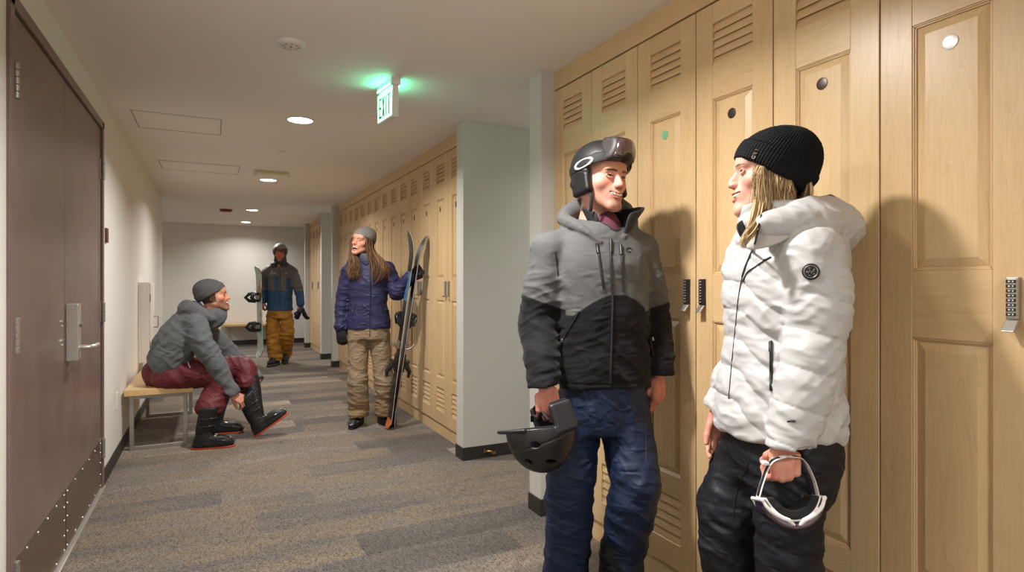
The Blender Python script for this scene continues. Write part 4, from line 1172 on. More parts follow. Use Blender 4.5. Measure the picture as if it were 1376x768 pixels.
def held_helmet():
    # hangs upside down from his hand: rim up, crown down
    c = man.P(727, 577, -.25)
    w = Vector(man.root.matrix_basis @ Vector(tuple(c)))
    r = empty('ski_helmet', w, -TH, 'spare matte black ski helmet held upside down by its rim by the helmeted man', 'helmet')
    zc = nrm((.10, -.24, -.96)); yc = nrm(np.cross(zc, np.cross(A3((-.93, -.30, .03)), zc))); R = np.stack([np.cross(yc, zc), yc, zc], 1)
    shell = EL((0, 0, 0), (.100, .120, .138))
    s = INT(.006, SUB(.004, shell, EL((0, 0, -.006), (.088, .108, .128))), HS((0, 0, -.004), (0, -.03, -1)))
    s = U(.008, s, BX((.090, -.048, -.034), (.012, .040, .050), .011, rotm((1, 0, 0), 12)), BX((-.090, -.048, -.034), (.012, .040, .050), .011, rotm((1, 0, 0), 12)), RC((-.05, -.108, -.018), (.05, -.108, -.018), .010, .010))
    s = U(.006, s, CH([(-.075, .086, -.002, .006), (-.04, .130, -.004, .006), (0, .145, -.006, .006), (.04, .130, -.004, .006), (.075, .086, -.002, .006)], 11))
    vents = [EL((g_*x, y, z), (.010, .022, .010), rotm((0, 0, 1), g_*-12)) for g_ in (1, -1) for x, y, z in ((.040, .07, .095), (.060, .0, .098), (.082, .058, .045), (.045, -.07, .090))]
    s = SUB(.003, s, *vents)
    s = DISP(s, lambda V: .0020*np.exp(-((V[:, 2]-.030-.25*(V[:, 1]+.02))/.0025)**2), .004)
    o = grow('shell', XF(s, (0, 0, 0), R), .0026, 'black_shell', r)
    li = SUB(.003, INT(.006, EL((0, 0, -.006), (.089, .111, .109)), HS((0, 0, -.010), (0, 0, -1))), EL((0, 0, -.02), (.074, .094, .098)))
    li = U(.008, li, BX((.078, -.048, -.046), (.011, .033, .044), .010, rotm((1, 0, 0), 12)), BX((-.078, -.048, -.046), (.011, .033, .044), .010, rotm((1, 0, 0), 12)))
    grow('liner', XF(li, (0, 0, 0), R), .003, 'black_liner', r)
    tr_ = lambda q: R@A3(q)
    strip('chin_strap', catmull([tr_((.078, .0, -.03)), tr_((.060, .01, -.055)), tr_((.02, .01, -.040)), tr_((-.04, .01, -.050)), tr_((-.078, .0, -.03))], 14), .006, 'strap_black', r, .35)
held_helmet()
# ------------------------------------------------------------------ woman in the white jacket
vcol_mat('puffer_fabric', .5, .35, bump=(300, .2, .0008), crease=(11, .7, .006))
vcol_mat('rib_knit', .9, .15, sheen=.02, bump=(500, .5, .001))
vcol_mat('hair', .55, .35)
plain('jacket_lining', srgb(52, 54, 60), .8, bump=(200, .4, .002))
plain('goggle_white', srgb(232, 226, 224), .35)
plain('goggle_foam', srgb(26, 26, 28), .9)
plain('goggle_purple', srgb(60, 38, 58), .08, spec=.9, coat=1)
def strands(name, guides, n, r, parent, cols, spread=.01, seed=1, seg=9, wav=.004, wf=9, mat='hair'):
    """hair: many fine tapered locks interpolated between neighbouring guide curves"""
    rg = np.random.RandomState(seed); G = [catmull(g, seg) for g in guides]; V = []; Fc = []; Cc = []
    k = 4
    for i in range(n):
        t = rg.rand()*(len(G)-1); a = int(t); f = t-a; p = G[a]*(1-f)+G[min(a+1, len(G)-1)]*f
        off = rg.normal(size=3)*spread; ph = rg.rand()*6.28; amp = wav*(.5+rg.rand())
        s_ = np.linspace(0, 1, seg)
        p = p+off*np.clip(.35+s_*.9, 0, 1)[:, None]+amp*np.stack([np.sin(s_*wf+ph), np.cos(s_*wf*.9+ph), 0*s_], 1)*s_[:, None]
        end = .78+.22*rg.rand(); p = catmull(p[:max(3, int(seg*end))], seg)
        rr = r*(.6+.8*rg.rand())*np.sqrt(np.clip(1.02-s_**3, .03, 1)); c = cols[rg.randint(len(cols))]*(.8+.4*rg.rand())
        T = np.gradient(p, axis=0); T /= np.linalg.norm(T, axis=1)[:, None]+1e-9
        A = np.cross(T, [.3, .9, .2]); A /= np.linalg.norm(A, axis=1)[:, None]+1e-9; B = np.cross(T, A)
        o = len(V)*seg*k
        ring = np.stack([p+rr[:, None]*(A*math.cos(q)+B*math.sin(q)) for q in np.arange(k)*PI/2], 1).reshape(-1, 3)
        V.append(ring); Cc.append(np.repeat(c[None], seg*k, 0))
        for j in range(seg-1):
            for q in range(k): Fc.append((o+j*k+q, o+j*k+(q+1) % k, o+(j+1)*k+(q+1) % k, o+(j+1)*k+q))
    V = np.concatenate(V); Cc = np.concatenate(Cc)
    return mesh_np(name, V, np.array(Fc), mat, parent, lambda P_: Cc)
def beanie(parent, HO, HR, HS_, h, colr, el, plane, band=.05, ribs=74, amp=.0014, mat='rib_knit', name='beanie', slouch=None, waffle=True):
    """el: outer ellipsoid(s) in head frame; plane: (point, normal) with the hat above it"""
    o_, n_ = A3(plane[0]), nrm(plane[1])
    outer = U(.03, *el) if isinstance(el, list) else el
    c0 = el[0] if isinstance(el, list) else el
    fold = EL(c0.c, c0.rad*1.035+.001)
    fold = INT(.008, fold, HS(o_+n_*band, n_))
    hat = U(.004, outer, fold)
    hat = SUB(.004, INT(.006, hat, HS(o_, -n_)), EL(c0.c-n_*.004, c0.rad*.93-.003))
    ax = n_; e1 = nrm(np.cross(ax, (0.1, 1, 0))); e2 = np.cross(ax, e1)
    def rib(V):
        q = V-c0.c; a = np.arctan2(q@e2, q@e1); hgt = (V-o_)@ax
        s_ = np.cos(a*ribs)
        d = amp*s_*sstep(.16, .12, hgt)
        if waffle: d = d+amp*.6*np.cos(hgt*2*PI/.0075+PI*(s_ > 0))
        return d+.003*noise3(V, 14, 5)
    def cf(V):
        q = (V-HO)@HR/HS_-c0.c; a = np.arctan2(q@e2, q@e1)
        return np.repeat(S3(*colr)[None], len(V), 0)*(1+.18*np.cos(a*ribs))[:, None]
    return grow(name, XF(DISP(hat, rib, .006), HO, HR, HS_), h, mat, parent, cf)
def build_woman():
    g = Fig(1050, 1.625, 'smiling woman in black ribbed beanie, white puffer jacket and black trousers', name='person')
    P, C4, root = g.P, g.C4, g.root
    H = Head(smile=.85, mo=.35, fem=1, jaw=.97, ears=False, nose=.3, squint=.7); HR = headR(-104, 3, 0); HS_ = .97; HO = P(1035, 234, 0)
    headsd = XF(H.sdf, HO, HR, HS_)
    TR = headR(-72)
    wN, hNy = P(1060, 590, -.20), nrm((-.03, .02, -1)); hN = frame(hNy, (.15, -1, 0)); hNo = P(1057, 597, -.20)
    wF, hFy = P(972, 542, .13), nrm((-.12, 0, -1)); hF = flip(frame(hFy, (.1, 1, 0))); hFo = P(971, 548, .13)
    handN = XF(hand_sdf(curl=((70, 78, 45), (74, 82, 45), (76, 84, 45), (78, 84, 45)), thumb=(8, 20, 25), tdown=55, spread=1), hNo, hN, .90)
    handF = XF(hand_sdf(curl=((20, 30, 20), (26, 34, 22), (30, 36, 24), (34, 38, 26)), thumb=(22, 10, 8), tdown=20, spread=2), hFo, hF, .92)
    shN, miN, elN, foN = P(1091, 345, -.15), P(1100, 400, -.165), P(1097, 450, -.175), P(1079, 525, -.19)
    body = U(.012, headsd, RC(HO+HR@A3((0, -.04, -.16)), P(1058, 320, .02), .050, .058),
        LF([(.80, 0, 0, .14, .10), (1.0, 0, 0, .12, .09), (1.25, 0, 0, .14, .09), (1.38, 0, 0, .12, .07), (1.42, 0, 0, .06, .05)], R=TR),
        CH([(*shN, .045), (*elN, .038), (*wN, .026)], 8), CH([(*P(1040, 345, .15), .045), (*P(1010, 450, .17), .038), (*wF, .026)], 8), handN, handF,
        CH([(*P(1075, 600, -.08), .075), (*P(1058, 740, -.10), .05), (*P(1075, 935, -.02), .035)], 8), CH([(*P(1012, 600, .08), .075), (*P(972, 735, .06), .05), (*P(1000, 935, .08), .035)], 8))
    def bc(V):
        c = H.color((V-HO)@HR/HS_, skin=(216, 164, 146), lip=(196, 104, 98), hair=(110, 78, 50), iris=(80, 90, 90), blush=.55, brow=.95)
        hd = np.minimum(handN.eval(V), handF.eval(V)) < .02
        return np.where(hd[:, None], mixc(np.repeat(S3(216, 160, 138)[None], len(V), 0), S3(204, 128, 112), .5+noise3(V, 45, 4)), c)
    grow('body', body, .0021, 'skin', root, bc)
    # --- jacket
    tor = LF([(.848, 0, .016, .166, .134), (.90, 0, .014, .168, .134), (1.0, 0, .008, .158, .124), (1.10, 0, .0, .150, .118), (1.20, 0, -.004, .160, .126), (1.31, 0, -.010, .166, .122), (1.385, 0, -.014, .135, .100), (1.425, 0, -.012, .095, .085)], R=TR, n=2.4, rnd=.02)
    slN = CH([(*shN, .068), (*miN, .067), (*elN, .063), (*foN, .058), (*(wN+A3((0, 0, -.01))), .049)], 14)
    slF = CH([(*P(1040, 345, .15), .062), (*P(1012, 440, .17), .058), (*wF, .045)], 10)
    j = U(.022, tor, RC(P(1070, 325, -.05), P(1088, 340, -.12), .06, .066), RC(P(1050, 325, .06), P(1045, 345, .13), .06, .06), INT(.01, slN, HS(wN+hNy*.006, hNy)), INT(.01, slF, HS(wF+hFy*.004, hFy)))
    hoodb = U(.03, EL(P(1112, 312, .03), (.058, .125, .062), rotm((0, 1, 0), 25)), CH([(*P(1030, 306, -.125), .030), (*P(1072, 300, -.125), .040), (*P(1105, 304, -.09), .048), (*P(1122, 305, .02), .055), (*P(1100, 300, .12), .045), (*P(1045, 302, .12), .034)], 14),
                CH([(*P(1075, 281, -.10), .018), (*P(1100, 279, -.06), .026), (*P(1112, 284, .02), .034), (*P(1095, 284, .10), .028)], 8))
    collar = CH([(*P(1022, 308, -.085), .030), (*P(1012, 312, -.03), .032), (*P(1012, 312, .04), .030), (*P(1035, 306, .10), .032)], 10)
    collar2 = LF([(1.36, 0, 0, .088, .096), (1.40, 0, 0, .084, .090), (1.455, 0, .006, .082, .086)], o=P(1042, 379, 0)*A3((1, 1, 0)), R=TR, n=2.1, rnd=.008)
    j = U(.012, j, hoodb, collar2)
    hole = U(.02, CH([(*P(1040, 255, 0), .085), (*P(1044, 290, 0), .071), (*P(1046, 312, 0), .060)], 6), CH([(*P(1060, 270, .0), .062), (*P(1092, 268, .0), .050)], 5))
    j = SUB(.010, j, hole)
    TRi = TR
    def quilt(V):
        q = V@TRi; x, y = q[:, 0], q[:, 1]; z = V[:, 2]
        armd = slN.eval(V); arm = sstep(.022, .004, armd)*(z < 1.36)
        side = np.minimum(np.abs(x), .14)
        s_ = z+.32*side*(y > -.02)-.05*np.sin(x*9)
        p = .078
        b = np.abs(np.sin(PI*s_/p))**.45
        up = sstep(1.345, 1.30, z)*sstep(.855, .885, z)
        d = -.0085*(b-.75)*up*(1-arm)
        sa = z*.94+V[:, 0]*.30; ba = np.abs(np.sin(PI*sa/.088))**.45
        d += -.0075*(ba-.75)*arm*sstep(1.33, 1.28, z)
        W = V+.02*np.stack([noise3(V, 12, 61), noise3(V, 12, 62), noise3(V, 12, 63)], 1)
        d += -.0055*ridge(W@rotm((0, 1, 0), 35), (7, 7, 20), 64)-.0035*ridge(W@rotm((0, 1, 0), -40), (6, 6, 24), 65)-.0025*ridge(W@rotm((0, 1, 0), 10), (16, 16, 40), 67)+.004*noise3(V, 12, 66)
        # panel seam down the side and along the armhole
        return d
    jd = DISP(j, quilt, .02)
    def jc(V):
        c = np.repeat(S3(184, 183, 183)[None], len(V), 0)
        return np.where((hole.eval(V) < .0085)[:, None], S3(46, 48, 54), c)
    jk = grow('jacket', jd, .0034, 'puffer_fabric', root, jc, slack=.012)
    # front placket and standing collar flap
    def dr(pxs, n=22, v0=-.45, sd=jd, lift=.0015, dirn=None):
        pts = catmull([P(px, py, v0) for px, py in pxs], n)
        # keep the pixel path: walk along the view rays
        cam_l = A3((-g.a0, -g.d0, CAMH)); out = []
        T = np.zeros(len(pts)); D = pts-cam_l; D /= np.linalg.norm(D, axis=1)[:, None]
        for _ in range(70): T += np.clip(sd.eval(pts+D*T[:, None]), -.02, .05)*.8
        return pts+D*(T-lift)[:, None]
    strip('front_zip', [P(1022.5, 288, -.138), P(1020, 305, -.152), P(1015, 325, -.162)]+list(dr([(1010, 338), (1003, 354), (997, 372)], 8)), .0026, 'zip_black', jk)
    strip('front_zip', dr([(997, 372), (992, 400), (988, 440), (983, 490), (979, 535)]), .0014, 'zip_black', jk)
    strip('chest_zip', dr([(1036, 345), (1024, 352), (1012, 360), (1004, 366), (998, 378)]), .0022, 'zip_black', jk)
    strip('chest_zip', dr([(1036, 345), (1026, 350)], 6), .0030, 'zip_black', jk)
    strip('pocket_zip', dr([(1036, 458), (1036, 480), (1036, 524)]), .0042, 'zip_black', jk)
    strip('pocket_zip_pull', dr([(1035.5, 459), (1035.5, 472)], 6, lift=.004), .0050, 'zip_black', jk)
    # round patch on the sleeve, small marking near the cuff
    c0 = dr([(1090, 365), (1090.5, 365)], 3)[0]; sm = slN.eval; nn = nrm([sm((c0+A3(e_)*.004)[None])[0]-sm((c0-A3(e_)*.004)[None])[0] for e_ in np.eye(3)]); A_ = frame(nn); m = MB()
    M_ = Matrix(((A_[0, 0], A_[0, 2], A_[0, 1], c0[0]), (A_[1, 0], A_[1, 2], A_[1, 1], c0[1]), (A_[2, 0], A_[2, 2], A_[2, 1], c0[2]), (0, 0, 0, 1)))
    m.lathe([(.0195, -.012), (.0195, .0045), (.0175, .0055), (.001, .0055)], M_ @ Matrix.Translation((0, 0, .0015)), 32); pt = m.obj('sleeve_patch', 'zip_black', jk)
    M_ = M_ @ Matrix.Translation((0, 0, .0015)); m = MB()
    for k in range(5): m.lathe([(.0014, .0054), (.0014, .0064), (.0002, .0066)], M_ @ Matrix.Translation((.009*math.cos(k*1.256), .009*math.sin(k*1.256), 0)), 8)
    m.tube([M_ @ Vector((.0145*math.cos(a), .0145*math.sin(a), .0057)) for a in np.linspace(0, 2*PI, 33)], .0007, 6)
    m.tube([M_ @ Vector((-.007+.014*k/8, .004*math.sin(k*1.6), .0059)) for k in range(9)], .0009, 6)
    m.obj('patch_mark', 'lock_silver', pt)
    strip('sleeve_mark', dr([(1058, 566), (1063, 565), (1069, 566)], 6), .0022, 'zip_black', jk)
    # cuffs
    grow('cuff', INT(.004, CH([(*(wN-hNy*.012), .043), (*(wN+hNy*.014), .041)], 3), HS(wN+hNy*.014, hNy)), .0035, 'puffer_fabric', jk, lambda V: np.repeat(S3(214, 210, 206)[None], len(V), 0))
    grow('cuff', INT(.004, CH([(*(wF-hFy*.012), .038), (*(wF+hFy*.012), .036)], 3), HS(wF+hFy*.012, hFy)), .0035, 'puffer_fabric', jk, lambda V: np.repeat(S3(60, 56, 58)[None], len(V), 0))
    # turned-out dark collar tip on the far side
    rows = [[P(1002, 334, -.07), P(1007, 328, -.02), P(1012, 324, .04)], [P(993, 316, -.065), P(1002, 308, -.015), P(1010, 305, .045)], [P(986, 301, -.055), P(999, 293, -.01), P(1010, 290, .05)]]
    sheet('collar_lining', rows, 'jacket_lining', jk, .008, 2)
    rows = []
    for f_ in (0, .33, .66, 1):
        rows.append([P(*(np.array(a_)*(1-f_)+np.array(b_)*f_)) for a_, b_ in (((1001, 336, -.125), (1011, 290, -.100)), ((1012, 336, -.145), (1020, 287, -.116)), ((1028, 334, -.155), (1034, 286, -.124)), ((1045, 328, -.160), (1048, 286, -.122)), ((1066, 318, -.155), (1064, 284, -.110)))])
    sheet('collar', rows, 'puffer_fabric', jk, .012, 2, lambda V: np.repeat(S3(186, 181, 174)[None], len(V), 0))
    # --- trousers
    pelvis = LF([(.72, 0, .01, .145, .115), (.80, 0, .01, .155, .120), (.90, 0, .01, .150, .118)], R=TR, n=2.3)
    lN = CH([(*P(1072, 600, -.075), .092), (*P(1062, 650, -.09), .086), (*P(1059, 700, -.10), .071), (*P(1062, 760, -.10), .069), (*P(1072, 850, -.06), .070), (*P(1078, 925, -.04), .072)], 14)
    lF = CH([(*P(1018, 600, .075), .090), (*P(996, 645, .07), .086), (*P(979, 690, .06), .077), (*P(980, 740, .06), .068), (*P(990, 830, .07), .068), (*P(1000, 925, .08), .070)], 14)
    tr = U(.03, pelvis, lN, lF)
    def tf(V):
        W = V+.03*np.stack([noise3(V, 8, 51), noise3(V, 8, 52), noise3(V, 8, 53)], 1); z = V[:, 2]
        d = .007*noise3(V, (8, 8, 5), 54)-.009*ridge(W@rotm((0, 1, 0), 25), (4, 4, 14), 55)*sstep(.80, .60, z)-.006*ridge(W@rotm((0, 1, 0), -40), (5, 5, 12), 56)-.0045*ridge(W@rotm((0, 1, 0), 30), (6, 6, 30), 57)
        return d
    trd = DISP(tr, tf, .02)
    tz = grow('trousers', trd, .0038, 'shell_fabric', root, lambda V: np.repeat(S3(20, 22, 29)[None], len(V), 0), slack=.012)
    strip('side_seam', dr([(1010, 585), (1006, 620), (990, 660), (984, 700)], sd=trd, lift=.0006), .0014, 'zip_black', tz)
    for o_, ya in ((P(1078, 935, -.04), -80), (P(1000, 935, .08), -100)):
        grow('boot', XF(boot_sdf(.13), A3((o_[0], o_[1], 0)), headR(ya), .93), .005, 'matte_gear', root, lambda V: np.where((V[:, 2] < .03)[:, None], S3(20, 20, 20), np.repeat(S3(44, 42, 42)[None], len(V), 0)))
    # --- beanie and hair
    bn = beanie(root, HO, HR, HS_, .0021, (26, 27, 30), [EL((0, -.018, .030), (.094, .112, .100)), EL((0, -.052, .062), (.066, .070, .062))], ((0, .089, .040), (0, -.56, 1)), .058, 74, .0016)
    hw = lambda q: HO+HR@(A3(q)*HS_)
    cam_l = A3((-g.a0, -g.d0, CAMH))
    c0 = P(1014, 207, -.30); D = nrm(c0-cam_l)
    osd = XF(EL((0, -.018, .030), (.099, .118, .105)), HO, HR, HS_); t = 0
    for _ in range(60): t += osd.eval((c0+D*t)[None])[0]*.8
    lp = c0+D*(t-.0015)
    m = MB(); up_ = nrm((.35, 0, 1)); rt = nrm(np.cross(D, up_))
    for a, b in (((-.004, .011), (.004, .013)), ((-.005, .004), (.005, .004)), ((-.005, -.001), (.005, .003)), ((-.004, -.006), (-.002, -.012)), ((.004, -.006), (.002, -.012)), ((-.002, -.012), (.002, -.012)), ((-.004, -.005), (.004, -.005))):
        m.tube([tuple(lp+rt*a[0]+up_*a[1]), tuple(lp+rt*b[0]+up_*b[1])], .0012, 6)
    m.obj('hat_mark', 'lock_silver', bn)
    blonde = [S3(200, 172, 130), S3(176, 146, 104), S3(214, 190, 150), S3(150, 120, 84), S3(188, 158, 116), S3(136, 108, 76)]
    gN = []
    for (y0, z0, y1, z1, y2, z2, x2, ln) in ((.046, .016, .046, -.03, .040, -.09, .074, 1), (.038, .012, .038, -.04, .028, -.10, .078, 1), (.030, .006, .026, -.045, .016, -.10, .082, 1), (.010, -.006, .004, -.05, -.004, -.10, .080, 0), (-.012, -.018, -.018, -.055, -.022, -.095, .074, 0), (-.04, -.032, -.042, -.06, -.045, -.095, .066, 0)):
        x0 = .083 if y0 < .04 else .070
        # the near side of the head is the frame's -x or +x side: pick the one towards the camera
        gN.append([hw((s_near(HR)*(x0-.008), y0-.004, z0-.004)), hw((s_near(HR)*(x0+.004), y0, z0-.022)), hw((s_near(HR)*x2, y1, z1)), hw((s_near(HR)*(x2+.004), y2, z2)), hw((s_near(HR)*(x2+.012), y2+(.010 if ln else 0), z2-.05))])
    strands('hair', gN, 1500, .0009, root, blonde, .0060, 3, 14, .005, 9)
    front = [[hw((s_near(HR)*.074, .042, -.02)), hw((s_near(HR)*.080, .046, -.08)), P(1010, 300, -.135), P(1001, 318, -.15), P(991, 336, -.15)], [hw((s_near(HR)*.078, .030, -.03)), hw((s_near(HR)*.086, .030, -.09)), P(1015, 302, -.14), P(1004, 320, -.155), P(997, 328, -.155)]]
    strands('hair', front, 170, .0012, root, blonde, .0045, 5, 12, .004, 7)
    far = [[hw((-s_near(HR)*.070, .050, .02)), hw((-s_near(HR)*.076, .040, -.05)), hw((-s_near(HR)*.074, .030, -.12))], [hw((-s_near(HR)*.080, .0, .0)), hw((-s_near(HR)*.080, -.01, -.06)), hw((-s_near(HR)*.07, -.02, -.11))], [hw((-s_near(HR)*.05, -.09, -.03)), hw((-s_near(HR)*.05, -.09, -.06)), hw((-s_near(HR)*.04, -.08, -.12))], [hw((s_near(HR)*.05, -.09, -.03)), hw((s_near(HR)*.05, -.09, -.06)), hw((s_near(HR)*.04, -.08, -.12))]]
    strands('hair', far, 160, .0028, root, blonde, .006, 6, 8, .002, 5)
    return g, hNo, hN
def s_near(HR): return 1 if HR[1, 0] < 0 else -1
woman, wo_hand, wo_handR = build_woman()
def held_goggles():
    P = woman.P; v0 = -.22
    c = P(1062, 690, v0)
    w = Vector(woman.root.matrix_basis @ Vector(tuple(c)))
    r = empty('ski_goggles', w, -TH, 'white framed ski goggles with purple lens dangling by the strap from the woman in white', 'goggles')
    # goggle frame: x across, y out through the lens, z up; lens faces down and towards the camera side
    yl = nrm((.06, .12, -1)); xl = nrm((1, -.05, .03)); zl = np.cross(xl, yl); zl = nrm(zl); xl = np.cross(yl, zl); R = np.stack([xl, yl, zl], 1)
    R = R@rotm((1, 0, 0), -24)
    def ring(s1, s0, z0, x0, ex=0):
        e_ = lambda s_: EL((0, -.095, 0), (.108*s_+ex, .138*s_+ex, .16), None)
        return SUB(.002, INT(.006, e_(s1), HS((0, 0, z0), (0, 0, 1)), HS((0, 0, -z0), (0, 0, -1)), HS((x0, 0, 0), (1, 0, 0)), HS((-x0, 0, 0), (-1, 0, 0)), HS((0, -.050, 0), (0, -1, 0))), e_(s0))
    notch = CH([(-.030, .016, -.062, .006), (-.012, .022, -.052, .016), (.012, .022, -.052, .016), (.030, .016, -.062, .006)], 7)
    rim = CH([(-.088, -.044, -.044, .0045), (-.074, -.018, -.045, .0055), (-.045, .004, -.045, .0055), (-.022, .014, -.044, .0055), (0, .032, -.034, .0055), (.022, .014, -.044, .0055), (.045, .004, -.045, .0055), (.074, -.018, -.045, .0055), (.088, -.044, -.044, .0045)], 22)
    rim2 = CH([(-.088, -.044, .044, .0045), (-.074, -.016, .045, .0055), (-.04, .010, .045, .0055), (0, .018, .045, .0055), (.04, .010, .045, .0055), (.074, -.016, .045, .0055), (.088, -.044, .044, .0045)], 16)
    fr = U(.004, SUB(.004, ring(.845, .80, .046, .088), notch), rim, rim2, RC((-.088, -.044, -.044), (-.088, -.044, .044), .0055, .0055), RC((.088, -.044, -.044), (.088, -.044, .044), .0055, .0055))
    grow('frame', XF(fr, (0, 0, 0), R), .0022, 'goggle_white', r)
    ln = SUB(.004, ring(1.0, .87, .043, .086), EL((0, .02, -.062), (.020, .026, .022)))
    grow('lens', XF(ln, (0, 0, 0), R), .0022, 'goggle_purple', r)
    fo = SUB(.004, ring(.80, .62, .043, .084), notch)
    grow('foam', XF(fo, (0, 0, 0), R), .0025, 'goggle_foam', r)
    r.scale = (.8, .8, .8)
    tr_ = lambda q: R@A3(q)
    hl = (P(1036, 620, -.215)-c)/.8; hr_ = (P(1078, 616, -.20)-c)/.8; a = tr_((-.088, -.044, 0)); b = tr_((.088, -.044, 0)); hc = (P(1056, 612, -.235)-c)/.8
    for nm, pts in (('strap', [a, a*.5+hl*.5+A3((-.004, 0, 0)), hl, hc]), ('strap', [b, b*.5+hr_*.5+A3((.008, 0, 0)), hr_, hc])):
        q = catmull(pts, 18); rows = [[p_+A3((0, dv, 0)) for p_ in q] for dv in (-.013, -.004, .005, .014)]
        s_ = sheet(nm, rows, 'goggle_white', r, .0025, 1)
        rows = [[p_+A3((.0018 if nm == 'strap' and p_[0] > 0 else -.0018, dv, 0)) for p_ in q[1:-2]] for dv in (-.006, .007)]
        sheet('strap_stripe', rows, 'goggle_foam', s_, .0025, 0)
    tg = MB(); e = (P(1029, 622, -.215)-c)/.8; tg.box(e[0]-.012, e[0]+.006, e[1]-.012, e[1]+.012, e[2]-.003, e[2]+.006); tg.obj('strap_slider', 'goggle_white', r, bevel=.002)
held_goggles()
# ------------------------------------------------------------------ boots, gloves and the three people farther along
plain('sole_orange', srgb(190, 66, 26), .5)
plain('buckle_metal', srgb(180, 176, 170), .3, metal=.9)
plain('glove_black', srgb(26, 26, 28), .7, bump=(160, .4, .002))
def glove_sdf():
    return U(.008, EL((0, .045, 0), (.048, .060, .026)), CH([(0, -.05, 0, .040), (0, -.02, 0, .038), (0, .02, 0, .034)], 4),
             *[CH([(x, .08, 0, .015), (x*1.02, .125, -.012, .0145), (x*1.0, .150+dy, -.036, .013)], 5) for x, dy in ((.034, -.010), (.012, 0), (-.011, 0), (-.033, -.012))],
             CH([(.036, .02, -.006, .018), (.060, .055, -.018, .0165), (.058, .085, -.030, .014)], 5))
def skiboot(parent, o, R, name='ski_boot', h=.0045, col=(30, 30, 32), label=None, open_top=False, sc=1.0, solemat='sole_orange'):
    """hard ski boot: shell, orange sole, four buckled straps and a cuff; origin at the heel-ankle on the floor, y to the toe"""
    o = A3(o)
    shell = U(.02, LF([(.012, 0, .068, .050, .150), (.04, 0, .068, .052, .152), (.075, 0, .060, .048, .132), (.10, 0, .045, .046, .105)], n=2.8, rnd=.02), CH([(0, -.005, .08, .058), (0, .002, .16, .060), (0, .022, .25, .064), (0, .040, .315, .070)], 8, flat=((1, 0, 0), .88)))
    cut = HS((0, .035, .325), (0, -.1, 1))
    shell = INT(.008, shell, cut, HS((0, 0, .012), (0, 0, -1)))
    if open_top: shell = SUB(.006, shell, CH([(0, .01, .20, .046), (0, .045, .36, .054)], 4))
    def gr(V): return .0028*np.exp(-((V[:, 2]-.125-.25*V[:, 1])/.004)**2)+.002*np.exp(-((V[:, 2]-.06-.1*V[:, 1])/.004)**2)
    so = grow('shell', XF(DISP(shell, gr, .004), o, R, sc), h, 'matte_gear', parent, lambda V: np.repeat(S3(*col)[None], len(V), 0))
    sole = U(.004, LF([(.0, 0, .068, .046, .156), (.016, 0, .068, .048, .158)], n=2.8, rnd=.003))
    sole = INT(.003, sole, HS((0, 0, -.0), (0, 0, -1)), HS((0, 0, .020), (0, 0, 1)))
    grow('sole', XF(sole, o, R, sc), h, solemat, so)
    W = lambda q: o+R@(A3(q)*sc)
    full = XF(shell, o, R, sc)
    for (z, y, tilt) in ((.075, .115, .55), (.105, .075, .6), (.185, .02, .12), (.245, .03, .12)):
        ring = []
        for a in np.linspace(math.radians(-30), math.radians(210), 13):
            d = A3((math.cos(a), math.sin(a)*(.9), tilt*math.sin(a)*-.35)); p0 = A3((0, y-.03, z)); t = .02
            s0 = W(p0)[None]; dd = nrm(R@d); tt = 0
            for _ in range(30): tt += -min(full.eval(s0+dd*tt)[0], 0)*.9+1e-4
            ring.append((s0+dd*(tt+.002))[0])
        st = strip('strap', ring, .008, 'strap_black', so, .35, up=tuple(R@A3((0, 0, 1))))
        k = ring[6] if z < .15 else ring[5]; k2 = ring[9]
        strip('buckle', [ring[4]+R@A3((0, 0, .002)), ring[6]+(ring[6]-W((0, y-.03, z)))*.03, ring[8]+R@A3((0, 0, .004))], .0045, 'buckle_metal', st)
    return so
